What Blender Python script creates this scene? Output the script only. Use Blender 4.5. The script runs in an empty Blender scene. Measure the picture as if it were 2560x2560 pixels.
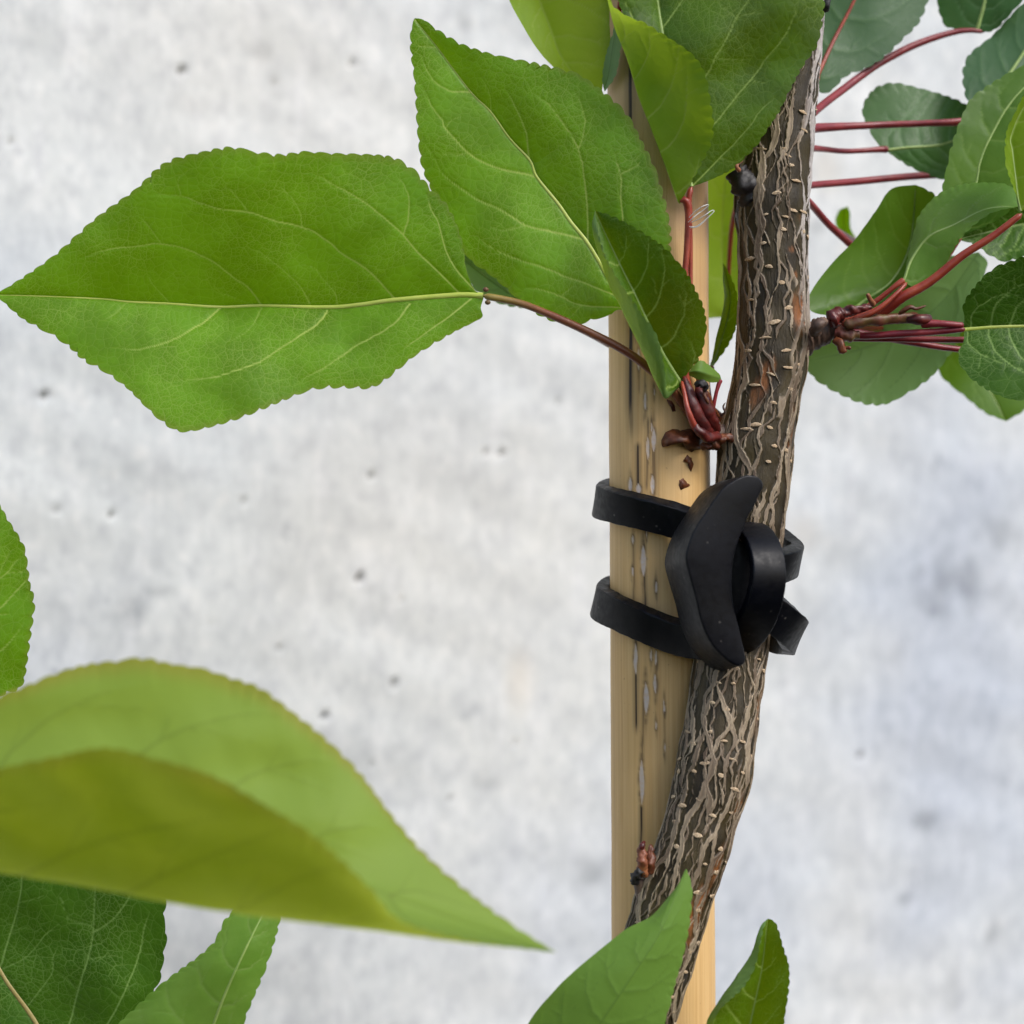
import bpy, bmesh, math, random
import numpy as np
from mathutils import Vector, Matrix

# ------------------------------------------------------------------ camera, light, exposure
scene = bpy.context.scene
ZC = 0.60                      # camera height
D0 = 0.28                      # distance of the trunk and stake
FOV = math.radians(36.0)
K = math.tan(FOV / 2) / 1280.0

cam_d = bpy.data.cameras.new("camera")
cam_d.sensor_fit = 'HORIZONTAL'
cam_d.angle = FOV
cam_d.clip_start = 0.01
cam_d.clip_end = 50
cam_d.dof.use_dof = True
cam_d.dof.focus_distance = D0 - 0.010
cam_d.dof.aperture_fstop = 14.5
cam = bpy.data.objects.new("camera", cam_d)
scene.collection.objects.link(cam)
cam.location = (0, 0, ZC)
cam.rotation_euler = (math.radians(90), 0, 0)
scene.camera = cam

SUN_DIR = Vector((0.58, -0.52, 0.80)).normalized()      # towards the sun
world = bpy.data.worlds.new("World")
scene.world = world
world.use_nodes = True
wn = world.node_tree.nodes
sky = wn.new('ShaderNodeTexSky')
sky.sky_type = 'NISHITA'
sky.sun_disc = False
sky.sun_elevation = math.asin(SUN_DIR.z)
sky.sun_rotation = math.atan2(SUN_DIR.x, SUN_DIR.y)
sky.dust_density = 2.2
sky.air_density = 1.0
sky.ozone_density = 1.0
world.node_tree.links.new(sky.outputs[0], wn['Background'].inputs[0])
wn['Background'].inputs[1].default_value = 0.11

sun_d = bpy.data.lights.new("sun", 'SUN')
sun_d.energy = 1.5
sun_d.angle = math.radians(24)
sun_d.color = (1.0, 0.975, 0.94)
sun = bpy.data.objects.new("sun", sun_d)
scene.collection.objects.link(sun)
sun.rotation_euler = SUN_DIR.to_track_quat('Z', 'Y').to_euler()

vs = scene.view_settings
vs.view_transform = 'Standard'
vs.look = 'None'
vs.exposure = 0.86
vs.gamma = 1.0
vs.use_curve_mapping = False
scene.cycles.use_adaptive_sampling = True
scene.cycles.adaptive_threshold = 0.02
scene.cycles.max_bounces = 7
scene.cycles.diffuse_bounces = 4
scene.cycles.transmission_bounces = 5

C = scene.collection
RNG = np.random.default_rng(11)


# ------------------------------------------------------------------ helpers
def P(px, py, near=0.0):
    """point seen at (px, py) of the 2560 picture, `near` millimetres this side of the stake's axis"""
    Y = D0 - near / 1000.0
    return Vector(((px - 1280) * K * Y, Y, ZC - (py - 1280) * K * Y))


def unproject(px, py, ne):
    Y = D0 - ne / 1000.0
    return np.stack([(px - 1280) * K * Y, Y, ZC - (py - 1280) * K * Y], -1)


def lin(r, g, b):
    f = lambda c: (c / 255 / 12.92) if c / 255 <= .04045 else ((c / 255 + .055) / 1.055) ** 2.4
    return (f(r), f(g), f(b), 1.0)


def sstep(a, b, x):
    t = np.clip((x - a) / (b - a), 0, 1)
    return t * t * (3 - 2 * t)


def catmull(pts, n_per=12):
    p = np.asarray(pts, float)
    if len(p) < 3:
        t = np.linspace(0, 1, n_per * 2)[:, None]
        return p[0] * (1 - t) + p[-1] * t
    q = np.vstack([2 * p[0] - p[1], p, 2 * p[-1] - p[-2]])
    t = np.linspace(0, 1, n_per, endpoint=False)[:, None]
    out = []
    for i in range(1, len(q) - 2):
        a, b, c, d = q[i - 1], q[i], q[i + 1], q[i + 2]
        out.append(0.5 * (2 * b + (c - a) * t + (2 * a - 5 * b + 4 * c - d) * t ** 2 + (3 * b - a - 3 * c + d) * t ** 3))
    out.append(p[-1:])
    return np.vstack(out)


def resample(pts, n, dims=2):
    d = catmull(pts)
    s = np.concatenate([[0], np.cumsum(np.linalg.norm(np.diff(d[:, :dims], axis=0), axis=1))])
    u = np.linspace(0, s[-1], n)
    return np.stack([np.interp(u, s, d[:, k]) for k in range(d.shape[1])], -1), s[-1]


def along(vals, n):
    if np.isscalar(vals):
        return np.full(n, float(vals))
    v = np.asarray(vals, float)
    d = catmull(np.stack([np.linspace(0, 1, len(v)), v], -1))
    return np.interp(np.linspace(0, 1, n), d[:, 0], d[:, 1])


class Noise1:
    """smooth random curve"""
    def __init__(self, rng, n=400):
        self.k = rng.uniform(-1, 1, n)

    def __call__(self, x, smooth=True):
        x = np.asarray(x, float)
        i = np.floor(x).astype(int)
        f = x - i
        if smooth:
            f = f * f * (3 - 2 * f)
        k = self.k
        return k[i % len(k)] * (1 - f) + k[(i + 1) % len(k)] * f


def waves(x, y, rng, wl, n=6):
    out = np.zeros_like(x)
    for _ in range(n):
        a = rng.uniform(0, 2 * math.pi)
        w = 2 * math.pi / (wl * rng.uniform(.7, 1.5))
        out += np.sin((x * math.cos(a) + y * math.sin(a)) * w + rng.uniform(0, 6.28))
    return out / math.sqrt(n)


def seg_dist(X, Y, pl):
    """distance from grid points to a polyline and the position along it 0..1"""
    pl = np.asarray(pl, float)
    best = np.full(X.shape, 1e9)
    pos = np.zeros(X.shape)
    n = len(pl) - 1
    for i in range(n):
        a, b = pl[i], pl[i + 1]
        d = b - a
        L2 = (d ** 2).sum() + 1e-9
        t = np.clip(((X - a[0]) * d[0] + (Y - a[1]) * d[1]) / L2, 0, 1)
        q = np.hypot(X - a[0] - t * d[0], Y - a[1] - t * d[1])
        m = q < best
        best = np.where(m, q, best)
        pos = np.where(m, (i + t) / n, pos)
    return best, pos


def new_mesh(name, verts, quads, smooth=True, attrs=None):
    me = bpy.data.meshes.new(name)
    verts = np.ascontiguousarray(verts, dtype=np.float32)
    quads = np.ascontiguousarray(quads, dtype=np.int32)
    k = quads.shape[1]
    me.vertices.add(len(verts))
    me.vertices.foreach_set('co', verts.ravel())
    me.loops.add(quads.size)
    me.loops.foreach_set('vertex_index', quads.ravel())
    me.polygons.add(len(quads))
    me.polygons.foreach_set('loop_start', np.arange(0, quads.size, k, dtype=np.int32))
    me.update(calc_edges=True)
    me.polygons.foreach_set('use_smooth', np.full(len(quads), smooth))
    for an, av in (attrs or {}).items():
        av = np.asarray(av, dtype=np.float32)
        if av.ndim == 1:
            at = me.attributes.new(an, 'FLOAT', 'POINT')
            at.data.foreach_set('value', av)
        else:
            at = me.attributes.new(an, 'FLOAT_VECTOR', 'POINT')
            at.data.foreach_set('vector', av.ravel())
    me.update()
    return me


def grid_quads(n, m, wrap=False, flip=False):
    i = np.arange(n - 1)[:, None]
    j = np.arange(m if wrap else m - 1)[None, :]
    j2 = (j + 1) % m
    q = np.stack([i * m + j + 0 * j, i * m + j2, (i + 1) * m + j2, (i + 1) * m + j], -1).reshape(-1, 4)
    return q[:, ::-1] if flip else q


def link(name, me, mat, parent=None, origin=None, label=None):
    """link a mesh whose vertices are in world space; `origin` becomes its (or its thing's) base"""
    o = bpy.data.objects.new(name, me)
    C.objects.link(o)
    if mat and not me.materials:
        me.materials.append(mat)
    if parent is not None:
        root = parent
        while root.parent:
            root = root.parent
        off = root.location
        o.parent = parent
    else:
        off = Vector(origin) if origin is not None else Vector((0, 0, 0))
        o.location = off
    if off.length:
        me.transform(Matrix.Translation(-off))
    if label:
        o['label'] = label
    return o


def thing(name, loc, label, cat, group=None):
    o = bpy.data.objects.new(name, None)
    o.empty_display_size = .01
    C.objects.link(o)
    o.location = loc
    o['label'] = label
    o['category'] = cat
    if group:
        o['group'] = group
    return o


def frames(path):
    """tangent per point"""
    t = np.gradient(path, axis=0)
    return t / (np.linalg.norm(t, axis=1, keepdims=True) + 1e-12)


def tube_mesh(pts, radii, sides=14, n=40, rough=0.0, seed=0, squash=1.0, cap=True):
    """pts: (px,py,near) list; radii in px (scalar or list)"""
    p, L = resample(pts, n, 3) if len(pts) > 2 else (np.linspace(pts[0], pts[1], n), 1)
    r = along(radii, n)
    if cap:
        u = np.linspace(0, 1, n)
        r = r * np.clip(np.minimum(u, 1 - u) / 0.02 + .02, 0, 1) ** .5
    w = unproject(p[:, 0], p[:, 1], p[:, 2])
    rs = r * K * w[:, 1]
    T = frames(w)
    up = np.array([0.13, -1, 0.21])
    A = np.cross(T, up); A /= np.linalg.norm(A, axis=1, keepdims=True) + 1e-12
    B = np.cross(A, T)
    th = np.linspace(0, 2 * math.pi, sides, endpoint=False)
    rng = np.random.default_rng(seed)
    mod = np.ones((n, sides))
    if rough:
        uu = np.linspace(0, n / 5, n)[:, None] + 0 * th[None]
        mod += rough * waves(uu * 6, np.cos(th)[None] * 6 + 0 * uu, rng, 9) * .6
        mod += rough * rng.uniform(-.5, .5, (n, sides))
    V = w[:, None] + (rs[:, None] * mod)[..., None] * (np.cos(th)[None, :, None] * A[:, None] + squash * np.sin(th)[None, :, None] * B[:, None])
    u = np.repeat(np.linspace(0, 1, n), sides)
    return new_mesh('tube', V.reshape(-1, 3), grid_quads(n, sides, wrap=True, flip=True), attrs={'along': u})


def tube(name, pts, radii, mat, parent, label=None, **kw):
    me = tube_mesh(pts, radii, **kw)
    me.name = name
    return link(name, me, mat, parent, label=label)


# ------------------------------------------------------------------ materials
def mat_new(name):
    m = bpy.data.materials.new(name)
    m.use_nodes = True
    nt = m.node_tree
    b = nt.nodes['Principled BSDF']
    return m, nt, b


def nd(nt, typ, **kw):
    n = nt.nodes.new(typ)
    for k, v in kw.items():
        if hasattr(n, k):
            setattr(n, k, v)
    return n


def attr(nt, name):
    n = nt.nodes.new('ShaderNodeAttribute')
    n.attribute_name = name
    return n


def mixc(nt, fac, a, b, mode='MIX'):
    n = nt.nodes.new('ShaderNodeMix')
    n.data_type = 'RGBA'
    n.blend_type = mode
    for sock, v in ((n.inputs[0], fac), (n.inputs[6], a), (n.inputs[7], b)):
        if isinstance(v, (int, float)):
            sock.default_value = v
        elif isinstance(v, tuple):
            sock.default_value = v
        else:
            nt.links.new(v, sock)
    return n.outputs[2]


def math_n(nt, op, a, b=None, c=None, clamp=False):
    n = nt.nodes.new('ShaderNodeMath')
    n.operation = op
    n.use_clamp = clamp
    for i, v in enumerate((a, b, c)):
        if v is None:
            continue
        if isinstance(v, (int, float)):
            n.inputs[i].default_value = v
        else:
            nt.links.new(v, n.inputs[i])
    return n.outputs[0]


def maprange(nt, v, a, b, c=0.0, d=1.0):
    n = nt.nodes.new('ShaderNodeMapRange')
    n.interpolation_type = 'SMOOTHSTEP'
    nt.links.new(v, n.inputs[0])
    for i, x in zip((1, 2, 3, 4), (a, b, c, d)):
        n.inputs[i].default_value = x
    return n.outputs[0]


def noise(nt, vec, scale, detail=3, rough=.55, dims='3D', dist=0.0):
    n = nt.nodes.new('ShaderNodeTexNoise')
    n.noise_dimensions = dims
    n.inputs['Scale'].default_value = scale
    n.inputs['Detail'].default_value = detail
    n.inputs['Roughness'].default_value = rough
    n.inputs['Distortion'].default_value = dist
    if vec is not None:
        nt.links.new(vec, n.inputs['Vector'])
    return n


def bump(nt, height, dist, strength=1.0, normal=None):
    n = nt.nodes.new('ShaderNodeBump')
    n.inputs['Distance'].default_value = dist
    n.inputs['Strength'].default_value = strength
    nt.links.new(height, n.inputs['Height'])
    if normal is not None:
        nt.links.new(normal, n.inputs['Normal'])
    return n.outputs[0]


def mapping(nt, vec, scale, loc=(0, 0, 0)):
    n = nt.nodes.new('ShaderNodeMapping')
    n.inputs['Scale'].default_value = scale
    n.inputs['Location'].default_value = loc
    nt.links.new(vec, n.inputs['Vector'])
    return n.outputs[0]


def leaf_mat(name, top, top2, under, vein, trans, tfac=.42, rough=.42, net=1.0, margin=None, cell=26.0, spec=.22, undervein=None, mstr=.38):
    m, nt, b = mat_new(name)
    lp = attr(nt, 'lp').outputs['Vector']
    ve = attr(nt, 'vein').outputs['Fac']
    ed = attr(nt, 'edge').outputs['Fac']
    nz = noise(nt, lp, 1 / 60, 3)
    warp = nt.nodes.new('ShaderNodeVectorMath'); warp.operation = 'MULTIPLY_ADD'
    nt.links.new(nz.outputs['Color'], warp.inputs[0])
    warp.inputs[1].default_value = (18, 18, 0)
    nt.links.new(lp, warp.inputs[2])
    lines = []
    for sc_, wdt in ((1 / cell, .036), (1 / (cell * .38), .075)):
        v = nt.nodes.new('ShaderNodeTexVoronoi')
        v.voronoi_dimensions = '2D'
        v.feature = 'DISTANCE_TO_EDGE'
        v.inputs['Scale'].default_value = sc_
        nt.links.new(warp.outputs[0], v.inputs['Vector'])
        lines.append((maprange(nt, v.outputs['Distance'], 0.0, wdt * 1.6, 1, 0), v.outputs['Distance']))
    lo = noise(nt, lp, 1 / 170, 3, .6).outputs['Fac']
    fine = noise(nt, lp, 1 / 5, 2).outputs['Fac']
    patch = maprange(nt, noise(nt, mapping(nt, lp, (1, 1, 1), (700, 90, 0)), 1 / 150, 2).outputs['Fac'], .35, .65)
    col = mixc(nt, maprange(nt, lo, .36, .64), top, top2)
    col = mixc(nt, math_n(nt, 'MULTIPLY', fine, .20), col, tuple(c * .45 for c in top[:3]) + (1,))
    f1 = math_n(nt, 'MULTIPLY', math_n(nt, 'MULTIPLY', lines[0][0], .46 * net), math_n(nt, 'ADD', math_n(nt, 'MULTIPLY', patch, .6), .4))
    f2 = math_n(nt, 'MULTIPLY', math_n(nt, 'MULTIPLY', lines[1][0], .34 * net), math_n(nt, 'ADD', math_n(nt, 'MULTIPLY', patch, .8), .2))
    fac = math_n(nt, 'ADD', math_n(nt, 'MULTIPLY', ve, 1.0), math_n(nt, 'MAXIMUM', f1, f2), clamp=True)
    colv = mixc(nt, fac, col, vein)
    ucol = mixc(nt, math_n(nt, 'MULTIPLY', lo, .5), under, tuple(c * .8 for c in under[:3]) + (1,))
    ucol = mixc(nt, math_n(nt, 'MULTIPLY', fac, .55), ucol, undervein or vein)
    geo = nt.nodes.new('ShaderNodeNewGeometry')
    base = mixc(nt, geo.outputs['Backfacing'], colv, ucol)
    if margin:
        base = mixc(nt, math_n(nt, 'MULTIPLY', ed, mstr), base, margin)
    nt.links.new(base, b.inputs['Base Color'])
    b.inputs['Roughness'].default_value = rough
    b.inputs['Specular IOR Level'].default_value = spec
    rv = maprange(nt, fine, .3, .7, rough - .06, rough + .1)
    nt.links.new(rv, b.inputs['Roughness'])
    h = math_n(nt, 'MULTIPLY_ADD', math_n(nt, 'MINIMUM', lines[0][1], .35), 1.5, math_n(nt, 'MULTIPLY', fine, .25))
    bn = bump(nt, h, .00014 * net, .4)
    nt.links.new(bn, b.inputs['Normal'])
    tr = nt.nodes.new('ShaderNodeBsdfTranslucent')
    tcol = mixc(nt, math_n(nt, 'MULTIPLY', fac, .75), trans, tuple(c * .55 for c in trans[:3]) + (1,))
    nt.links.new(tcol, tr.inputs['Color'])
    nt.links.new(bn, tr.inputs['Normal'])
    mx = nt.nodes.new('ShaderNodeMixShader')
    mx.inputs[0].default_value = tfac
    nt.links.new(b.outputs[0], mx.inputs[1])
    nt.links.new(tr.outputs[0], mx.inputs[2])
    nt.links.new(mx.outputs[0], nt.nodes['Material Output'].inputs[0])
    return m


LM = {
    'bright': leaf_mat('leaf_bright_green', lin(56, 102, 2), lin(88, 142, 26), lin(116, 148, 76), lin(184, 202, 104), lin(138, 182, 8), .42, .40, 1.0, lin(122, 104, 66), cell=22, spec=.36),
    'mid': leaf_mat('leaf_mid_green', lin(48, 86, 2), lin(74, 116, 12), lin(106, 140, 74), lin(152, 178, 86), lin(132, 156, 4), .37, .40, .9, cell=22, spec=.4),
    'soft': leaf_mat('leaf_soft_green', lin(58, 98, 22), lin(76, 114, 34), lin(98, 134, 74), lin(104, 136, 56), lin(118, 150, 24), .33, .42, .3, spec=.3),
    'dark': leaf_mat('leaf_dark_green', lin(42, 78, 18), lin(58, 96, 26), lin(86, 122, 70), lin(128, 158, 86), lin(86, 122, 12), .26, .42, 1.25, cell=26, spec=.16),
    'lime': leaf_mat('leaf_lime', lin(98, 138, 28), lin(120, 154, 46), lin(138, 166, 72), lin(160, 184, 84), lin(162, 188, 40), .48, .48, .5),
    'blue': leaf_mat('leaf_bluish_green', lin(50, 88, 42), lin(62, 98, 50), lin(62, 94, 62), lin(90, 122, 78), lin(76, 112, 30), .22, .45, .3, spec=.3),
    'pale': leaf_mat('leaf_pale_underside', lin(86, 126, 44), lin(102, 138, 58), lin(100, 136, 58), lin(122, 150, 78), lin(128, 162, 46), .34, .48, .3, undervein=lin(84, 110, 52)),
    'ashen': leaf_mat('leaf_ashen_underside', lin(92, 128, 64), lin(106, 138, 76), lin(110, 144, 92), lin(128, 156, 100), lin(120, 154, 60), .32, .48, .3, undervein=lin(86, 116, 70)),
    'olive': leaf_mat('leaf_olive_yellow', lin(142, 148, 28), lin(162, 166, 46), lin(122, 156, 76), lin(116, 124, 32), lin(178, 192, 48), .55, .52, .2, lin(146, 104, 58), undervein=lin(112, 134, 60), mstr=.55),
}


def stem_mat(name, a, b_, rough=.4, red=None, sc=1.0):
    m, nt, b = mat_new(name)
    tc = nt.nodes.new('ShaderNodeTexCoord').outputs['Object']
    n1 = noise(nt, mapping(nt, tc, (1, 1, 1)), 260 * sc, 3).outputs['Fac']
    n2 = noise(nt, tc, 2200, 2).outputs['Fac']
    col = mixc(nt, maprange(nt, n1, .3, .7), a, b_)
    if red:
        col = mixc(nt, maprange(nt, attr(nt, 'along').outputs['Fac'], .0, .25, 1, 0), col, red)
    nt.links.new(col, b.inputs['Base Color'])
    b.inputs['Roughness'].default_value = rough
    nt.links.new(bump(nt, math_n(nt, 'ADD', n1, math_n(nt, 'MULTIPLY', n2, .4)), .0002, .5), b.inputs['Normal'])
    return m


M_PET_BROWN = stem_mat('petiole_brown', lin(128, 78, 44), lin(112, 60, 40), red=lin(136, 120, 56))
M_PET_RED = stem_mat('petiole_red', lin(130, 42, 28), lin(152, 66, 42))
M_PET_WINE = stem_mat('petiole_wine', lin(112, 28, 38), lin(134, 44, 48))
M_PET_DARKRED = stem_mat('bud_dark_red', lin(50, 10, 12), lin(98, 32, 26), .42, sc=2)
M_MIDRIB = stem_mat('midrib_pale', lin(170, 186, 74), lin(182, 192, 92), .4)
M_MIDRIB_DIM = stem_mat('midrib_green', lin(126, 152, 76), lin(138, 160, 86), .45)
M_MIDRIB_TAN = stem_mat('midrib_tan', lin(140, 124, 70), lin(150, 140, 84), .45)
M_SPUR = stem_mat('spur_bark', lin(72, 56, 48), lin(112, 88, 72), .6, sc=2)
M_BLACK = stem_mat('stub_black', lin(20, 17, 18), lin(38, 34, 36), .55, sc=2)
M_HUSK = stem_mat('husk_brown', lin(64, 26, 10), lin(112, 58, 22), .5, sc=2)
M_YGREEN = stem_mat('bud_yellow_green', lin(92, 74, 36), lin(104, 50, 40), .5, sc=1.5)
M_TAN = stem_mat('dry_stipule', lin(150, 96, 60), lin(120, 66, 44), .5)


def bark_mat():
    m, nt, b = mat_new('bark')
    bp = attr(nt, 'bp').outputs['Vector']
    st = attr(nt, 'strip').outputs['Fac']
    sv = attr(nt, 'svar').outputs['Fac']
    og = attr(nt, 'orange').outputs['Fac']
    sl = attr(nt, 'silver').outputs['Fac']
    nb = noise(nt, mapping(nt, bp, (1, .35, 1)), 1 / 60, 4).outputs['Fac']
    nf = noise(nt, mapping(nt, bp, (1, .25, 1)), 1 / 6, 4, .6).outputs['Fac']
    olive = mixc(nt, maprange(nt, nb, .3, .7), lin(34, 26, 12), lin(64, 54, 30))
    olive = mixc(nt, maprange(nt, math_n(nt, 'ADD', og, math_n(nt, 'MULTIPLY', math_n(nt, 'SUBTRACT', nf, .5), .6)), .2, .9), olive, lin(128, 80, 42))
    strip = mixc(nt, sv, lin(80, 64, 50), lin(164, 148, 124))
    strip = mixc(nt, sl, strip, lin(190, 184, 182))
    strip = mixc(nt, math_n(nt, 'MULTIPLY', maprange(nt, nf, .35, .65), .45), strip, lin(92, 76, 62))
    col = mixc(nt, maprange(nt, st, .25, .6), olive, strip)
    nt.links.new(col, b.inputs['Base Color'])
    b.inputs['Roughness'].default_value = .48
    b.inputs['Specular IOR Level'].default_value = .3
    nt.links.new(bump(nt, nf, .0004, .5), b.inputs['Normal'])
    return m


def lenticel_mat():
    m, nt, b = mat_new('lenticel_cream')
    tc = nt.nodes.new('ShaderNodeTexCoord').outputs['Object']
    n = noise(nt, tc, 2.4, 3).outputs['Fac']
    rnd = nt.nodes.new('ShaderNodeObjectInfo').outputs['Random']
    cc = mixc(nt, maprange(nt, n, .35, .65), lin(140, 112, 84), lin(206, 188, 158))
    nt.links.new(mixc(nt, math_n(nt, 'MULTIPLY', rnd, .5), cc, lin(168, 140, 106)), b.inputs['Base Color'])
    b.inputs['Roughness'].default_value = .8
    return m


def bamboo_mat():
    m, nt, b = mat_new('bamboo')
    bp = attr(nt, 'bp').outputs['Vector']
    wh = attr(nt, 'white').outputs['Fac']
    dk = attr(nt, 'dark').outputs['Fac']
    gr = attr(nt, 'grey').outputs['Fac']
    fib = noise(nt, mapping(nt, bp, (1, .012, 1)), 1 / 7, 4, .6).outputs['Fac']
    fib2 = noise(nt, mapping(nt, bp, (1, .006, 1)), 1 / 26, 3, .6).outputs['Fac']
    big = noise(nt, mapping(nt, bp, (1, .3, 1)), 1 / 120, 3).outputs['Fac']
    spk = noise(nt, bp, 1 / 9, 2, .5).outputs['Fac']
    col = mixc(nt, maprange(nt, fib, .3, .7), lin(202, 162, 104), lin(214, 178, 122))
    col = mixc(nt, math_n(nt, 'MULTIPLY', maprange(nt, fib2, .45, .75), .3), col, lin(166, 120, 72))
    col = mixc(nt, math_n(nt, 'MULTIPLY', maprange(nt, big, .4, .7), .35), col, lin(220, 186, 134))
    col = mixc(nt, math_n(nt, 'MULTIPLY', gr, .6), col, lin(150, 122, 100))
    col = mixc(nt, math_n(nt, 'MULTIPLY', maprange(nt, spk, .70, .78), .35), col, lin(120, 84, 48))
    dkn = math_n(nt, 'MULTIPLY', dk, math_n(nt, 'ADD', .75, math_n(nt, 'MULTIPLY', fib, .6)), clamp=True)
    col = mixc(nt, dkn, col, lin(46, 34, 32))
    whn = math_n(nt, 'MULTIPLY', wh, math_n(nt, 'ADD', .25, math_n(nt, 'MULTIPLY', spk, 1.15)), clamp=True)
    col = mixc(nt, whn, col, lin(198, 186, 178))
    nt.links.new(col, b.inputs['Base Color'])
    b.inputs['Roughness'].default_value = .5
    b.inputs['Specular IOR Level'].default_value = .35
    nt.links.new(bump(nt, math_n(nt, 'SUBTRACT', fib, math_n(nt, 'MULTIPLY', dk, .8)), .0002, .5), b.inputs['Normal'])
    return m


def rubber_mat():
    m, nt, b = mat_new('black_rubber')
    tc = nt.nodes.new('ShaderNodeTexCoord').outputs['Object']
    n1 = noise(nt, tc, 90, 4).outputs['Fac']
    n2 = noise(nt, tc, 900, 3).outputs['Fac']
    v = nt.nodes.new('ShaderNodeTexVoronoi'); v.inputs['Scale'].default_value = 520
    nt.links.new(tc, v.inputs['Vector'])
    n3 = noise(nt, tc, 160, 2).outputs['Fac']
    dust = math_n(nt, 'MULTIPLY', maprange(nt, v.outputs['Distance'], .05, .16, 1, 0), maprange(nt, n3, .50, .62))
    col = mixc(nt, maprange(nt, n1, .3, .7), lin(2, 3, 7), lin(8, 10, 18))
    col = mixc(nt, math_n(nt, 'MULTIPLY', dust, .35), col, lin(130, 126, 120))
    nt.links.new(col, b.inputs['Base Color'])
    nt.links.new(maprange(nt, n2, .3, .7, .40, .55), b.inputs['Roughness'])
    b.inputs['Specular IOR Level'].default_value = .24
    nt.links.new(bump(nt, math_n(nt, 'ADD', math_n(nt, 'MULTIPLY', n2, .3), math_n(nt, 'MULTIPLY', n1, 2.0)), .0002, .3), b.inputs['Normal'])
    return m


def concrete_mat():
    m, nt, b = mat_new('concrete')
    wp = attr(nt, 'wp').outputs['Vector']        # millimetres on the wall
    bl = attr(nt, 'blot_pit_shade').outputs['Fac']
    wm = attr(nt, 'warm').outputs['Fac']
    n0 = noise(nt, wp, 1 / 120, 3).outputs['Fac']
    n1 = noise(nt, mapping(nt, wp, (1, .55, 1)), 1 / 26, 5, .62).outputs['Fac']
    n2 = noise(nt, mapping(nt, wp, (1, .18, 1), (40, 0, 0)), 1 / 7, 4, .6).outputs['Fac']
    n3 = noise(nt, mapping(nt, wp, (1, 1, 1), (0, 77, 0)), 1 / 11, 4, .65).outputs['Fac']
    n4 = noise(nt, mapping(nt, wp, (1, 1, 1), (300, 77, 0)), 1 / 60, 3, .6).outputs['Fac']
    col = mixc(nt, maprange(nt, n0, .3, .7), lin(200, 204, 205), lin(208, 209, 206))
    col = mixc(nt, math_n(nt, 'MULTIPLY', maprange(nt, n1, .35, .68), .5), col, lin(180, 183, 184))
    col = mixc(nt, math_n(nt, 'MULTIPLY', maprange(nt, n2, .48, .75), .42), col, lin(226, 226, 226))
    g = math_n(nt, 'MULTIPLY', maprange(nt, n3, .57, .76), maprange(nt, n4, .42, .62))
    col = mixc(nt, math_n(nt, 'MULTIPLY', g, .9), col, lin(142, 145, 152))
    n5 = noise(nt, mapping(nt, wp, (1, .8, 1), (9, 5, 0)), 1 / 5.5, 3, .55).outputs['Fac']
    col = mixc(nt, math_n(nt, 'MULTIPLY', maprange(nt, n5, .30, .52, 1, 0), .34), col, lin(160, 162, 167))
    col = mixc(nt, math_n(nt, 'MULTIPLY', maprange(nt, n5, .52, .72), .45), col, lin(222, 221, 218))
    n6 = noise(nt, mapping(nt, wp, (1, .45, 1), (19, 5, 0)), 1 / 1.9, 3, .6).outputs['Fac']
    col = mixc(nt, math_n(nt, 'MULTIPLY', maprange(nt, n6, .52, .72), .30), col, lin(166, 169, 174))
    col = mixc(nt, math_n(nt, 'MULTIPLY', maprange(nt, n6, .28, .46, 1, 0), .30), col, lin(228, 229, 228))
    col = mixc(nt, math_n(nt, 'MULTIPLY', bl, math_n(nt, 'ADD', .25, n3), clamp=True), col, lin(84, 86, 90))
    col = mixc(nt, math_n(nt, 'MULTIPLY', wm, .5), col, lin(206, 190, 168))
    col = mixc(nt, attr(nt, 'cool_cast').outputs['Fac'], col, lin(190, 204, 232), 'MULTIPLY')
    nt.links.new(col, b.inputs['Base Color'])
    b.inputs['Roughness'].default_value = .85
    b.inputs['Specular IOR Level'].default_value = .25
    nt.links.new(bump(nt, math_n(nt, 'ADD', n1, math_n(nt, 'MULTIPLY', n3, .6)), .0012, .35), b.inputs['Normal'])
    return m


M_BARK, M_LENT, M_BAMBOO, M_RUBBER, M_CONC = bark_mat(), lenticel_mat(), bamboo_mat(), rubber_mat(), concrete_mat()

# ------------------------------------------------------------------ concrete wall behind (runs away to the right)
WALL_L, WALL_R = 0.41, 0.60            # depth where the left / right picture edge meets it
wa = np.array([-1280 * K * WALL_L, WALL_L]); wb = np.array([1280 * K * WALL_R, WALL_R])
WD = (wb - wa) / np.linalg.norm(wb - wa)
WN = np.array([WD[1], -WD[0]])         # towards the camera


def wall_uv(px, py):
    d = np.array([(px - 1280) * K, 1.0])
    t = np.dot(wa, WN) / np.dot(d, WN)
    p = d * t
    return np.dot(p - wa, WD), -(py - 1280) * K * t, K * t


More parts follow.
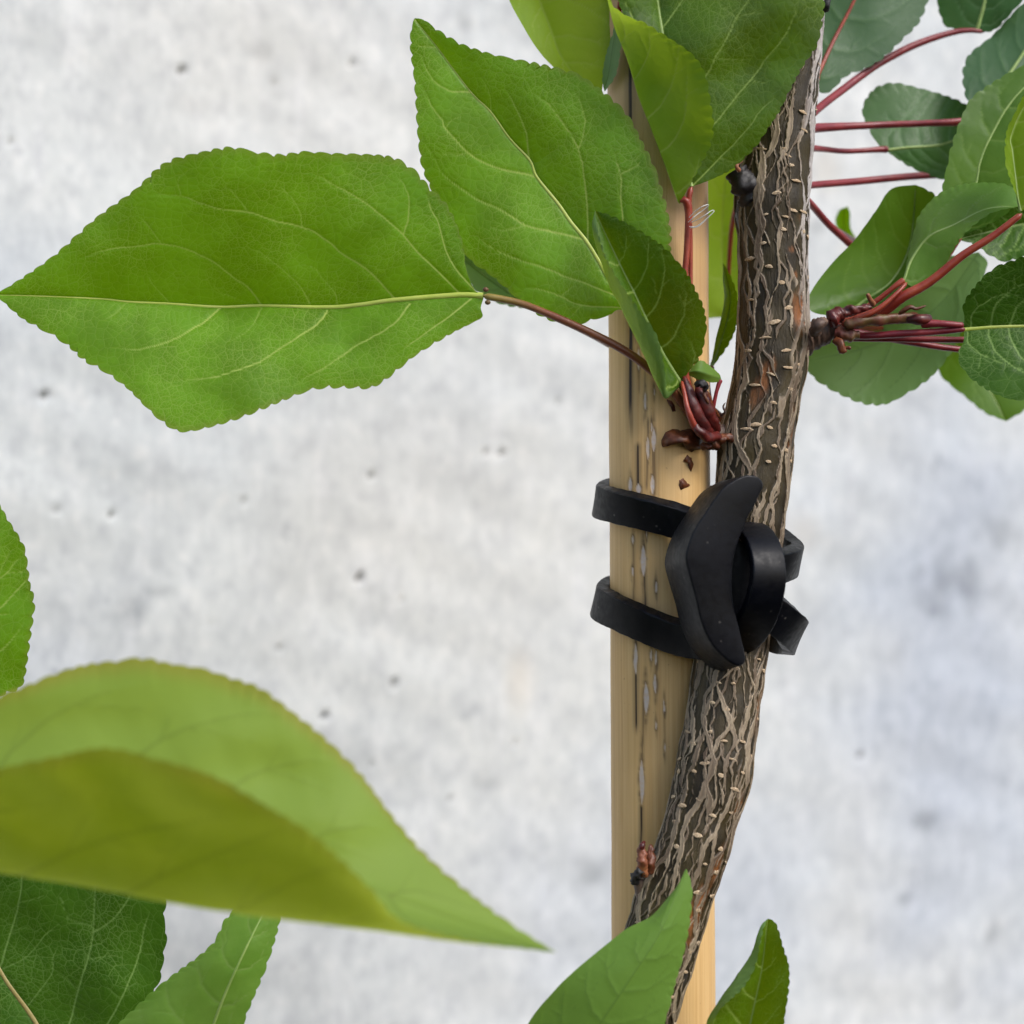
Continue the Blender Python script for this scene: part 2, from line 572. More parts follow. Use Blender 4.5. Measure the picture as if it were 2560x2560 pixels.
def build_wall():
    Lw = np.linalg.norm(wb - wa)
    us = np.concatenate([np.linspace(-.55, -.05, 12, endpoint=False), np.linspace(-.05, Lw + .05, 400), np.linspace(Lw + .05, 1.3, 16)[1:]])
    vsz = np.concatenate([np.linspace(-.9, -.24, 12, endpoint=False), np.linspace(-.24, .24, 380), np.linspace(.24, .9, 12)[1:]])
    U, V = np.meshgrid(us, vsz, indexing='ij')
    rng = np.random.default_rng(5)
    dep = .0004 * waves(U, V, rng, .09) + .00025 * waves(U, V, rng, .03)
    blot_pit_shade = np.zeros_like(U); warm = np.zeros_like(U)
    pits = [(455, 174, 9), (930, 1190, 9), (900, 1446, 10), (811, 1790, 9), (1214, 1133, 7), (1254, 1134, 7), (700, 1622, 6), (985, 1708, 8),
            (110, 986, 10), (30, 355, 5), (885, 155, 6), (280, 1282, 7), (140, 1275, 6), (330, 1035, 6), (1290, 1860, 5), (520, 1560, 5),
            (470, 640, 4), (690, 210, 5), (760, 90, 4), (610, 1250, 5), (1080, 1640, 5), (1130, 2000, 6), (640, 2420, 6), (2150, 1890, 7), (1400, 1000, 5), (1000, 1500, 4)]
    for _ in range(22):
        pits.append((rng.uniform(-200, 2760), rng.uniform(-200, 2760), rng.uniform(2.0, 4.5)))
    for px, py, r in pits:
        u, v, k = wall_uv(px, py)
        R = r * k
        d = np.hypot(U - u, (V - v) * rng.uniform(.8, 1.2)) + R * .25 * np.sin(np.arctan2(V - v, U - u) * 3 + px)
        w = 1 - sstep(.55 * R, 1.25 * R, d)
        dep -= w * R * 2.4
        blot_pit_shade = np.maximum(blot_pit_shade, w * (1.0 if r > 5.5 else .6))  # air holes: grey stain plus their inner shade, painted into the colour
    for px, py, rx, ry, a in [(2400, 1440, 110, 70, .42), (2330, 1500, 60, 60, .35), (2500, 1320, 70, 40, .35), (2310, 2050, 45, 25, .45), (2260, 2250, 30, 20, .4), (2490, 2330, 40, 30, .35),
                              (110, 985, 40, 10, .5), (1165, 60, 30, 26, .5), (1150, 30, 14, 14, .4), (330, 1520, 55, 40, .28), (400, 1480, 40, 14, .3), (1480, 2180, 60, 36, .35), (1230, 1950, 40, 30, .25),
                              (660, 130, 40, 24, .35), (690, 190, 24, 40, .25), (360, 700, 30, 12, .22), (480, 260, 60, 30, .2), (2240, 1640, 40, 30, .3), (2090, 1750, 22, 40, .3), (640, 780, 24, 12, .25),
                              (60, 1880, 40, 30, .2), (2380, 2480, 60, 50, .3), (2040, 560, 30, 20, .35), (2300, 1420, 24, 14, .3), (1010, 1040, 60, 40, .16), (250, 1180, 120, 50, .12), (900, 640, 50, 30, .15)]:
        u, v, k = wall_uv(px, py)
        d = np.hypot((U - u) / (rx * k), (V - v) / (ry * k))
        blot_pit_shade = np.maximum(blot_pit_shade, a * (1 - sstep(.15, 1.5, d + .3 * waves(U, V, rng, .012))))
    for px, py, rx, ry, a in [(1300, 1700, 50, 90, .55), (2010, 1330, 60, 60, .35), (2060, 420, 60, 70, .5), (1700, 40, 200, 200, .2), (800, 200, 700, 400, .22), (1000, 1250, 500, 450, .2), (2120, 640, 40, 60, .3)]:
        u, v, k = wall_uv(px, py)
        d = np.hypot((U - u) / (rx * k), (V - v) / (ry * k))
        warm = np.maximum(warm, a * (1 - sstep(.1, 1.4, d)))
    cool_cast = np.zeros_like(U)  # bluish sky cast painted into the concrete colour, mostly lower right
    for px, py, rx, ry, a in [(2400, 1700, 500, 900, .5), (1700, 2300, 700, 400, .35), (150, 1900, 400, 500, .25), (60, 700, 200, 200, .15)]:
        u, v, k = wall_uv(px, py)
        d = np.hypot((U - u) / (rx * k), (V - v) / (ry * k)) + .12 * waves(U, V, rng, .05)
        cool_cast = np.maximum(cool_cast, a * (1 - sstep(.1, 1.3, d)))
    X = wa[0] + U * WD[0] + dep * WN[0]
    Y = wa[1] + U * WD[1] + dep * WN[1]
    Vt = np.stack([X, Y, V + ZC], -1).reshape(-1, 3)
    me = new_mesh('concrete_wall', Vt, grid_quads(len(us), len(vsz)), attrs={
        'wp': np.stack([U * 1000, V * 1000, 0 * U], -1).reshape(-1, 3), 'blot_pit_shade': blot_pit_shade.ravel(), 'warm': warm.ravel(), 'cool_cast': cool_cast.ravel()})
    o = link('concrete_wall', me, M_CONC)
    o['kind'] = 'structure'
    o['label'] = 'pale grey mottled concrete wall with small air holes behind the tree'


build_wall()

# ------------------------------------------------------------------ bamboo stake
SK_Y = np.array([-600, 0, 780, 1300, 2000, 2560, 3100.])
SK_L = np.array([1515, 1518, 1521, 1524, 1528, 1531, 1534.])
SK_R = np.array([1764, 1767, 1771, 1775, 1783, 1789, 1793.])


def stake_c(y):
    return (np.interp(y, SK_Y, SK_L) + np.interp(y, SK_Y, SK_R)) / 2, (np.interp(y, SK_Y, SK_R) - np.interp(y, SK_Y, SK_L)) / 2


def stake_surface(px, py, lift=0.0):
    """near value of the stake's front at a pixel"""
    c, h = stake_c(py)
    return math.sqrt(max(h * h - (px - c) ** 2, 0)) * K * D0 * 1000 + lift


def build_stake():
    ny, front, back = 760, 170, 36
    th = np.concatenate([np.linspace(-.52 * math.pi, .52 * math.pi, front), np.linspace(.52 * math.pi, 1.48 * math.pi, back + 2)[1:-1]])
    ys = np.linspace(-600, 3100, ny)
    c, h = stake_c(ys)
    TH, YY = np.meshgrid(th, ys)
    CX, H = c[:, None], h[:, None]
    rng = np.random.default_rng(8)
    xs = CX + H * np.sin(TH)
    white = np.zeros_like(YY); dark = np.zeros_like(YY)
    frontm = np.cos(TH) > 0
    wob = Noise1(rng)
    yv = ys[:, None]

    def wobv(x):
        return wob(x[:, :1])

    spots = [(1603, 1011, 6, 26), (1610, 1125, 7, 31), (1624, 1105, 8, 32), (1569, 1215, 6, 22), (1588, 1224, 9, 14), (1621, 1214, 8, 26), (1587, 909, 4.5, 32), (1619, 1075, 3, 13), (1624, 988, 3, 9),
             (1574, 1348, 4, 11), (1599, 1399, 9, 43), (1573, 1424, 4, 13), (1629, 1462, 4.5, 16), (1581, 1638, 8, 44), (1605, 1732, 11, 42), (1627, 1696, 7, 27), (1629, 1634, 4, 22), (1648, 1752, 3, 19),
             (1617, 1627, 4, 16), (1629, 1796, 3, 11), (1595, 1935, 9.5, 60), (1649, 1850, 3, 14), (1580, 850, 3, 12), (1606, 1330, 3, 12), (1560, 2420, 4, 18), (1590, 2650, 7, 36), (1575, 480, 4, 20)]
    for sx, sy, rx, ry in spots:
        rx = rx * rng.uniform(.62, .85)
        e = np.abs(xs - sx - 1.2 * wobv(YY / 22 + sx)) / rx + ((YY - sy) / ry) ** 2
        white = np.maximum(white, (1 - sstep(.62, 1.0, e)) * frontm)
        e2 = np.abs(xs - sx - 1.5 * wobv(YY / 30 + sx)) / (rx * 1.3 + 5) + (np.abs(YY - sy) / (ry * 2.4 + 18)) ** 1.3
        dark = np.maximum(dark, .9 * (1 - sstep(.1, 1.0, e2)) * (.65 + .35 * wobv(YY / 7 + sx * 3)) * frontm)
    lines = [(1566, 1568, -600, 1110, 4.6, 1.0), (1572, 1570, 700, 1120, 5, .55), (1586, 1586, 1105, 1260, 3.5, .95), (1574, 1578, 1330, 1560, 2.6, .55), (1601, 1604, 1340, 1540, 2.6, .85), (1582, 1583, 1560, 1830, 3, .9),
             (1600, 1595, 1690, 1990, 2.2, .6), (1594, 1593, 1985, 2110, 2.6, .95), (1628, 1628, 1560, 1760, 2.2, .45), (1610, 1606, 1040, 1240, 3, .6), (1603, 1600, 880, 1080, 2.2, .4), (1622, 1624, 1090, 1260, 5, .6), (1589, 1588, 860, 1000, 2, .45),
             (1580, 1580, 2500, 3100, 2.5, .7), (1648, 1650, 1700, 1900, 2, .35), (1690, 1694, 1850, 2010, 1.5, .3)]
    for x0, x1, y0, y1, w, a in lines:
        t = np.clip((YY - y0) / (y1 - y0), 0, 1)
        lx = x0 + (x1 - x0) * t + 1.5 * wobv(YY / 60 + x0)
        fade = sstep(0, .12, t) * (1 - sstep(.85, 1, t)) if y0 > -500 else (1 - sstep(.93, 1, t))
        inside = (YY > y0) & (YY < y1)
        d = np.abs(xs - lx)
        dark = np.maximum(dark, a * fade * inside * frontm * (1 - sstep(w * .45, w * 1.2, d)))
        dark = np.maximum(dark, a * .35 * fade * inside * frontm * (1 - sstep(w, w * 4, d)))
    dark = dark * (1 - white * .92)
    grey = 1 - sstep(500, 900, YY + 60 * waves(xs, YY, rng, 200))
    r = H * (1 + .004 * waves(xs * 3, YY, rng, 400)) - dark * 1.4 - white * .8
    Y0 = D0
    X = (CX + r * np.sin(TH) - 1280) * K * Y0
    Y = Y0 - r * np.cos(TH) * K * Y0
    Z = ZC - (YY - 1280) * K * Y0
    V = np.stack([X, Y, Z], -1)
    V[0] = V[0].mean(0); V[-1] = V[-1].mean(0)
    V = V.reshape(-1, 3)
    base = (float((c[-1] - 1280) * K * D0), D0, float(Z[-1, 0]))
    me = new_mesh('bamboo_stake', V, grid_quads(ny, len(th), wrap=True, flip=False), attrs={
        'bp': np.stack([TH * H, YY, 0 * YY], -1).reshape(-1, 3), 'white': white.ravel(), 'dark': dark.ravel(), 'grey': grey.ravel()})
    o = link('bamboo_stake', me, M_BAMBOO, origin=base)
    o['label'] = 'tan bamboo stake with white and dark lens shaped stains behind the tree trunk'
    o['category'] = 'stake'


build_stake()

# ------------------------------------------------------------------ the young tree: root, trunk
T_Y = np.array([-600, 0, 200, 400, 500, 600, 700, 800, 900, 1000, 1100, 1200, 1300, 1400, 1500, 1630, 1700, 1800, 1870, 1950, 2050, 2140, 2250, 2350, 2460, 2560, 2800, 3100.])
T_L = np.array([1945, 1898, 1880, 1854, 1838, 1845, 1848, 1844, 1838, 1822, 1798, 1791, 1782, 1772, 1758, 1738, 1727, 1711, 1696, 1680, 1659, 1630, 1590, 1556, 1522, 1494, 1440, 1390.])
T_R = np.array([2105, 2062, 2046, 2030, 2023, 2019, 2019, 2017, 2017, 2000, 1985, 1975, 1962, 1950, 1938, 1921, 1911, 1898, 1890, 1880, 1846, 1822, 1782, 1752, 1718, 1689, 1640, 1590.])
T_NY = np.array([-600, 0, 1000, 1300, 1450, 1700, 2000, 2200, 2560, 3100.])
T_NV = np.array([0, 1, 4, 5.2, 6.5, 10.5, 14.5, 16.5, 18, 19.])


def smooth_interp(y, xs, vs_):
    d = catmull(np.stack([xs, vs_], -1), 10)
    return np.interp(y, d[:, 0], d[:, 1])


def trunk_c(y):
    l, r = smooth_interp(y, T_Y, T_L), smooth_interp(y, T_Y, T_R)
    return (l + r) / 2, (r - l) / 2, smooth_interp(y, T_NY, T_NV)


tc_, th_, tn_ = trunk_c(np.array([3100.0]))
TREE = thing('young_fruit_tree', P(float(tc_[0]), 3100, float(tn_[0])), 'young fruit tree with serrated green leaves and netted grey brown bark, tied to the stake', 'tree')


def trunk_point(y, th, lift=0.0):
    """world point and outward normal on the trunk; th=0 faces the camera, positive to the right"""
    y = np.atleast_1d(np.asarray(y, float)); th = np.atleast_1d(np.asarray(th, float))
    c, h, n = trunk_c(y)
    c2, _, n2 = trunk_c(y + 6)
    w, w2 = unproject(c, y, n), unproject(c2, y + 6, n2)
    T = w2 - w; T /= np.linalg.norm(T, axis=1, keepdims=True)
    F = np.array([0, -1, 0.0]) - (T @ np.array([0, -1, 0.0]))[:, None] * T
    F /= np.linalg.norm(F, axis=1, keepdims=True)
    S = np.cross(F, T); S *= np.sign(S[:, :1])
    tilt = np.abs(T[:, 2])
    R = h * tilt * K * w[:, 1]
    nrm = S * np.sin(th)[:, None] + F * np.cos(th)[:, None]
    return w + nrm * (R + lift)[:, None], nrm, T, R


def build_trunk():
    ny, nt_ = 1150, 300
    front = np.linspace(-.60 * math.pi, .60 * math.pi, 250)
    back = np.linspace(.60 * math.pi, 1.40 * math.pi, 42)[1:-1]
    th = np.concatenate([front, back]); nt_ = len(th)
    ys = np.concatenate([np.linspace(-600, -40, 60, endpoint=False), np.linspace(-40, 2600, 1030), np.linspace(2600, 3100, 50)[1:]])
    ny = len(ys)
    TH, YY = np.meshgrid(th, ys)
    rng = np.random.default_rng(21)
    c, h, n = trunk_c(ys)
    Rp = 94.0
    A = TH * Rp                       # px round the trunk
    W = 2 * math.pi * Rp

    yc = ys[:, None]

    def strands(k, wl, amp, w0, gap, seed, jag=2.2):
        r = np.random.default_rng(seed)
        top = np.zeros_like(A); var = np.zeros_like(A)
        jn = Noise1(r, 3000)
        for i in range(k):
            n1, n2, n3, n4 = Noise1(r), Noise1(r), Noise1(r), Noise1(r)
            ph = r.uniform(0, 100)
            cen = (i + .5) * W / k - W / 2 + amp * W / k * (n1(yc / wl + ph, False) + .28 * n2(yc / (wl * .3) + ph, False))
            wid = w0 * (.78 + .78 * n3(yc / (wl * .75) + ph) + .3 * n4(yc / (wl * .2))) - gap
            wl_ = wid + jag * jn(yc / 8 + i * 91) * .8 + jag * .5 * jn(yc / 3.5 + i * 37)
            wr_ = wid + jag * jn(yc / 8 + i * 91 + 1500) * .8 + jag * .5 * jn(yc / 3.5 + i * 37 + 900)
            dd = (A - cen + W / 2) % W - W / 2
            d = np.abs(dd)
            wd_ = np.where(dd > 0, wr_, wl_)
            inside = sstep(-.8, 1.4, wd_ - d)
            q = np.clip(d / np.maximum(wd_, 1), 0, 1)
            prof = inside * (.72 + .4 * q ** 2)
            var = np.where(prof > top, .42 + .45 * n2(yc / 90 + i * 7) + .35 * q ** 2, var)
            top = np.maximum(top, prof)
        return top, var

    c1, v1 = strands(16, 120, .95, 7.2, .4, 3, 1.8)
    c1b, v1b = strands(22, 80, 1.1, 4.2, .4, 4, 1.4)
    f1, g1 = strands(22, 95, 1.1, 6.0, .2, 5, 1.6)
    f1b, g1b = strands(34, 58, 1.1, 2.9, .2, 6, 1.2)
    # the strips thin out over an olive window on the camera side above the tie
    win = np.exp(-((TH - .18) / .42) ** 2) * sstep(480, 700, YY) * (1 - sstep(1150, 1350, YY))
    c1 = c1 * (1 - sstep(.25, .75, win * (1 + .4 * waves(A, YY, rng, 120))))
    coarse = np.maximum(c1, c1b * .9); cv = np.where(c1 >= c1b * .9, v1, v1b)
    fine = np.maximum(f1, f1b * .85); fv = np.where(f1 >= f1b * .85, g1, g1b)
    low = sstep(1480, 1580, YY)
    strip = coarse * (1 - low) + fine * low
    svar = np.clip(cv * (1 - low) + fv * low, 0, 1)
    orange = np.zeros_like(A)
    for py, tt, ry, rt, a in [(790, .75, 60, .35, .95), (760, .5, 25, .2, .6), (960, -.25, 60, .22, .8), (1000, -.45, 60, .2, .6), (930, -.1, 30, .15, .7), (2250, .55, 80, .3, .9), (2140, .75, 60, .2, .7), (1090, 1.0, 120, .22, .6), (700, .55, 14, .1, .7), (640, .4, 12, .15, .6), (560, .75, 20, .2, .4), (1760, 1.2, 90, .25, .6), (1990, .9, 40, .25, .6), (2330, .6, 40, .25, .6)]:
        orange = np.maximum(orange, a * np.exp(-((YY - py) / ry) ** 2 - ((TH - tt) / rt) ** 2))
    silver = sstep(.35, 1.0, TH) * (TH < 2) * (1 - sstep(500, 900, YY)) * .85 + .3 * sstep(.9, 1.4, TH) * (TH < 2) * (1 - sstep(700, 1000, YY))
    swell = 7 * np.exp(-((YY - 830) / 70) ** 2) * np.exp(-((TH - 1.3) / .8) ** 2) + 5 * np.exp(-((YY - 1090) / 60) ** 2) * np.exp(-((TH + 1.1) / .7) ** 2) \
        + 8 * np.exp(-((YY - 2240) / 60) ** 2) * np.exp(-((TH + 1.2) / .7) ** 2) + 6 * np.exp(-((YY - 470) / 60) ** 2) * np.exp(-((TH + 1.2) / .8) ** 2)
    disp = strip * 4.6 + 1.2 * waves(A, YY, rng, 90) + swell - 2.2
    yf, tf = YY.ravel(), TH.ravel()
    p, nr, T, R = trunk_point(yf, tf, (disp * K * D0).ravel())
    p = p.reshape(ny, nt_, 3); p[0] = p[0].mean(0); p[-1] = p[-1].mean(0); p = p.reshape(-1, 3)
    me = new_mesh('trunk', p, grid_quads(ny, nt_, wrap=True), attrs={
        'bp': np.stack([A, YY, 0 * A], -1).reshape(-1, 3), 'strip': strip.ravel(), 'svar': svar.ravel(), 'orange': orange.ravel(), 'silver': silver.ravel()})
    o = link('trunk', me, M_BARK, TREE, label='slender trunk with peeling grey brown bark strips over olive skin')
    return o


TRUNK = build_trunk()


def build_lenticels():
    rng = np.random.default_rng(77)
    meshes = []
    for k in range(5):
        n, m = 9, 12
        u = np.linspace(0, math.pi, n); v = np.linspace(0, 2 * math.pi, m, endpoint=False)
        Uu, Vv = np.meshgrid(u, v, indexing='ij')
        rr = 1 + .45 * rng.uniform(-1, 1, Uu.shape) * np.sin(Uu)
        x = np.cos(Uu) * (1 + .12 * rng.uniform(-1, 1, Uu.shape)); y = np.sin(Uu) * np.cos(Vv) * rr; z = np.sin(Uu) * np.sin(Vv) * rr
        z = z * (1 - .45 * np.exp(-(y / .22) ** 2) * (Vv < math.pi))       # a slit along the lens
        me = new_mesh('lenticel', np.stack([x, y, z], -1).reshape(-1, 3), grid_quads(n, m, wrap=True))
        me.materials.append(M_LENT)
        meshes.append(me)
    spots = []
    tries = 0
    fixed = [(298, .5), (340, .62), (395, .05), (410, .12), (432, .25), (505, -.05), (545, .42), (545, .85), (562, .2), (592, .12), (722, .08), (783, .3), (827, .4), (858, -.35), (887, .25), (913, .75), (948, -.1), (980, -.5), (1015, .12), (1075, -.25), (1088, -.45), (1120, .35), (1075, .15)]
    for y, t in fixed:
        spots.append((y, t))
    while len(spots) < 128 and tries < 6000:
        tries += 1
        y = rng.uniform(-20, 2560); t = rng.uniform(-1.35, 1.35)
        if 1200 < y < 1640:
            continue
        if rng.uniform() > (.38 if y < 1200 else 1.0):
            continue
        if all(math.hypot(y - a, (t - b) * 94) > 36 for a, b in spots):
            spots.append((y, t))
    off = TREE.location
    for y, t in spots:
        p, nr, T, R = trunk_point(y, t, np.array([-.6 * K * D0]))
        Nn, Tt = Vector(nr[0]), Vector(T[0])
        Xx = Tt.cross(Nn).normalized()
        o = bpy.data.objects.new('lenticel', meshes[rng.integers(5)])
        C.objects.link(o)
        o.parent = TRUNK
        s = K * D0
        L = rng.uniform(6, 16) * (1.1 if y < 1200 else .85); Hh = rng.uniform(2.6, 5.8)
        Rm = Matrix((Xx, Tt, Nn)).transposed().to_4x4() @ Matrix.Rotation(rng.uniform(-.25, .25), 4, 'Z')
        o.matrix_basis = Matrix.Translation(Vector(p[0]) - off) @ Rm @ Matrix.Diagonal((L * s, Hh * s, rng.uniform(2.2, 4.2) * s, 1))


build_lenticels()


# ------------------------------------------------------------------ leaves
def leaf(rails, near, kind='bright', mid=None, veins=None, auto=6, teeth=(True, True), pitch=36, tooth=9, step=4.2, smooth=False,
         bulge=0.0, wave=.5, flip=False, vein_w=3.0, seed=None, rib=True, rib_mat=None, rib_r=(5.5, 1.6), label=None, petiole=None, pet_mat=None, pet_r=10, edge_w=.93):
    """rails run from the base to the tip; near[i] = millimetres towards the camera along rail i; mid = index of the midrib rail"""
    nr = len(rails)
    seed = seed if seed is not None else int(abs(rails[0][1][0] * 7 + rails[0][1][1] * 13)) % 9999
    rng = np.random.default_rng(seed)
    lens = [resample(r, 50)[1] for r in rails]
    n = int(max(30, max(lens) / step))
    R = []
    for r, ne in zip(rails, near):
        p, L = resample(r, n)
        R.append(np.concatenate([p, along(ne, n)[:, None]], 1))
    R = np.array(R)                                   # nr, n, 3
    if mid is None:
        mid = 1 if nr == 3 else 0
    cols, span_id, span_t = [], [], []
    pad = np.concatenate([[2 * R[0] - R[1]], R, [2 * R[-1] - R[-2]]])
    for s in range(nr - 1):
        wmax = max(np.linalg.norm((R[s + 1] - R[s])[:, :2], axis=1).max(), 40)
        m = int(max(10, wmax / (step * 1.15)))
        ts = np.linspace(0, 1, m, endpoint=(s == nr - 2))
        for t in ts:
            if smooth:
                a, b, c_, d = pad[s], pad[s + 1], pad[s + 2], pad[s + 3]
                q = .5 * (2 * b + (c_ - a) * t + (2 * a - 5 * b + 4 * c_ - d) * t ** 2 + (3 * b - a - 3 * c_ + d) * t ** 3)
            else:
                q = R[s] * (1 - t) + R[s + 1] * t
                wd = np.linalg.norm((R[s + 1] - R[s])[:, :2], axis=1)
                q = q.copy(); q[:, 2] += bulge * 4 * t * (1 - t) * wd / wmax
            cols.append(q); span_id.append(s); span_t.append(t)
    G = np.array(cols).transpose(1, 0, 2)             # n, m, 3
    m = G.shape[1]
    st = np.array(span_id) + np.array(span_t)
    u = np.linspace(0, 1, n)
    # saw-toothed margins
    edge = np.zeros((n, m))
    for side, on in zip((0, 1), teeth):
        if nr == 2 and False:
            continue
        e, i_ = (R[0], R[1]) if side == 0 else (R[-1], R[-2])
        v = np.clip(1 - st, 0, 1) if side == 0 else np.clip(st - (nr - 2), 0, 1)
        tang = np.gradient(e[:, :2], axis=0); tang /= np.linalg.norm(tang, axis=1, keepdims=True) + 1e-9
        nrm = np.stack([-tang[:, 1], tang[:, 0]], -1)
        out = e[:, :2] - i_[:, :2]
        sg = np.sign((nrm * out).sum(1)); sg[sg == 0] = 1
        nrm = nrm * np.median(sg)
        arc = np.concatenate([[0], np.cumsum(np.linalg.norm(np.diff(e[:, :2], axis=0), axis=1))])
        edge += (sstep(edge_w, 1, v)[None] * np.ones((n, 1)))
        if not on:
            continue
        jn = Noise1(rng)
        ph = arc / pitch + .45 * jn(arc / (pitch * 2.3)) + rng.uniform(0, 1)
        fr = ph - np.floor(ph)
        amp = tooth * (.8 + .35 * jn(arc / (pitch * 1.7) + 50)) * sstep(.03, .12, u) * (1 - .6 * sstep(.9, 1, u))
        prof = np.where(fr < .62, np.sin(np.minimum(fr / .62, 1) * math.pi / 2) ** .8, np.cos(np.clip((fr - .62) / .38, 0, 1) * math.pi / 2 * .999) ** .7)
        wgt = sstep(.80, 1, v)[None, :]
        G[:, :, 0] += wgt * ((amp * (prof - .55))[:, None] * nrm[:, 0:1] + (amp * .14 * prof)[:, None] * tang[:, 0:1])
        G[:, :, 1] += wgt * ((amp * (prof - .55))[:, None] * nrm[:, 1:2] + (amp * .14 * prof)[:, None] * tang[:, 1:2])
    # leaf-plane coordinates in px
    pxmm = 1000 * K * D0
    q3 = np.stack([G[..., 0], G[..., 1], G[..., 2] / pxmm], -1)
    dv = np.linalg.norm(np.diff(q3, axis=1), axis=2)
    Vc = np.concatenate([np.zeros((n, 1)), np.cumsum(dv, 1)], 1)
    jm = int(np.argmin(np.abs(st - mid)))
    Vc = Vc - Vc[:, jm:jm + 1]
    Lmid = np.concatenate([[0], np.cumsum(np.linalg.norm(np.diff(q3[:, jm], axis=0), axis=1))])
    Uc = np.repeat(Lmid[:, None], m, 1) + .55 * np.abs(Vc) * 0
    vein = np.zeros((n, m)); groove = np.zeros((n, m))
    PX, PY = G[..., 0], G[..., 1]

    def add_vein(X, Y, pl, w, a=1.0):
        nonlocal vein, groove
        d, pos = seg_dist(X, Y, pl)
        wt = w * (1 - .5 * pos)
        vein = np.maximum(vein, a * (1 - .3 * pos) * (1 - sstep(.8, 1.0, pos)) * (1 - sstep(.3, 1.0, d / wt)))
        groove = np.maximum(groove, a * (1 - pos * .5) * np.exp(-(d / (wt * 2.6)) ** 2))

    if veins:
        for v in veins:
            pl, a = (v[0], v[1]) if isinstance(v, tuple) and isinstance(v[0], list) else (v, 1.0)
            d_ = catmull(pl, 4)
            d_ = d_ + np.stack([1.6 * Noise1(rng)(np.arange(len(d_)) * .8), 1.6 * Noise1(rng)(np.arange(len(d_)) * .8)], -1)
            add_vein(PX, PY, d_, vein_w * (1 if a > .7 else .7), a)
    elif auto:
        LL = Lmid[-1]
        for sgn in (-1, 1):
            hw = np.max(Vc * sgn)
            if hw < 25:
                continue
            for i in range(auto):
                s0 = (.03 + (i + rng.uniform(-.12, .12)) / auto * .86) * LL
                wloc = np.interp(min(s0 + .16 * LL, LL), Lmid, np.max(Vc * sgn, 1))
                reach = wloc * .88
                fwd = max(wloc, .25 * hw) * rng.uniform(.75, 1.0)
                t = np.linspace(0, 1, 9)
                pl = np.stack([s0 + fwd * (.55 * t + .6 * t ** 2.2), sgn * reach * (1.25 * t - .25 * t ** 2.4)], -1)
                pl += rng.normal(0, 1.8, pl.shape) * (t > 0)[:, None]
                add_vein(Uc, Vc, pl, vein_w)
                for b_ in range(2):
                    k0 = rng.integers(3, 7)
                    st_ = pl[k0]
                    br = np.stack([st_[0] + np.linspace(0, .10 * LL, 4) * (1 if b_ else .2), st_[1] + sgn * np.linspace(0, .22 * hw, 4) * (.1 if b_ else 1)], -1)
                    br += rng.normal(0, 2.0, br.shape) * (np.arange(4) > 0)[:, None]
                    add_vein(Uc, Vc, br, vein_w * .6, .6)
    dm = np.abs(Vc)
    wm = vein_w * 1.25 * (1 - .7 * u)[:, None]
    vein = np.maximum(vein, .95 * (1 - sstep(.4, 1.0, dm / wm)))
    groove = np.maximum(groove, np.exp(-(dm / (wm * 2.6)) ** 2))
    wid = np.sin(np.clip(u, 0, 1) * math.pi)[:, None] ** .5
    G[..., 2] += wave * wid * waves(Uc, Vc, rng, 260) * (.4 + .6 * np.clip(np.abs(Vc) / 120, 0, 1)) + .07 * wave * wid * waves(Uc, Vc, rng, 85)
    V3 = unproject(G[..., 0], G[..., 1], G[..., 2])
    du = np.gradient(V3, axis=0); dvv = np.gradient(V3, axis=1)
    N = np.cross(du, dvv); N /= np.linalg.norm(N, axis=2, keepdims=True) + 1e-15
    camv = np.array([0, 0, ZC]) - V3
    # facing: the widest visible span shows its upper side unless flip
    sgn = 1.0 if np.median((N * camv).sum(2)[:, :]) > 0 else -1.0
    if nr == 4:
        jj = (st > 0) & (st < 1)
        sgn = 1.0 if np.median((N * camv).sum(2)[:, jj]) > 0 else -1.0
    if flip:
        sgn = -sgn
    N = N * sgn
    V3 = V3 - N * (groove * .00011)[..., None]
    quads = grid_quads(n, m, flip=False)
    me = new_mesh('leaf', V3.reshape(-1, 3), quads if sgn < 0 else quads[:, ::-1], attrs={
        'lp': np.stack([Uc + seed % 700, Vc, 0 * Vc], -1).reshape(-1, 3), 'vein': vein.ravel(), 'edge': np.clip(edge, 0, 1).ravel()})
    o = link('leaf', me, LM[kind], TREE, label=label)
    if rib:
        mids = V3[:, jm] - N[:, jm] * .00006
        keep = slice(0, max(4, int(n * .97)))
        w = mids[keep]
        k_ = len(w)
        rad = np.linspace(rib_r[0], rib_r[1], k_) * K * w[:, 1]
        Tn = frames(w); A_ = np.cross(Tn, N[:, jm][keep]); A_ /= np.linalg.norm(A_, axis=1, keepdims=True) + 1e-12
        th = np.linspace(0, 2 * math.pi, 10, endpoint=False)
        VV = w[:, None] + rad[:, None, None] * (np.cos(th)[None, :, None] * A_[:, None] + .75 * np.sin(th)[None, :, None] * N[:, jm][keep][:, None])
        rm = new_mesh('midrib', VV.reshape(-1, 3), grid_quads(k_, 10, wrap=True, flip=True), attrs={'along': np.repeat(np.linspace(0, 1, k_), 10)})
        link('midrib', rm, rib_mat or M_MIDRIB_DIM, o)
    if petiole:
        pm = tube_mesh(petiole, pet_r if not np.isscalar(pet_r) else [pet_r * 1.1, pet_r * .82, pet_r * .85, pet_r, pet_r * 1.4], sides=14, n=60, rough=.03, seed=seed)
        pm.name = 'petiole'
        link('petiole', pm, pet_mat or M_PET_WINE, o)
    return o


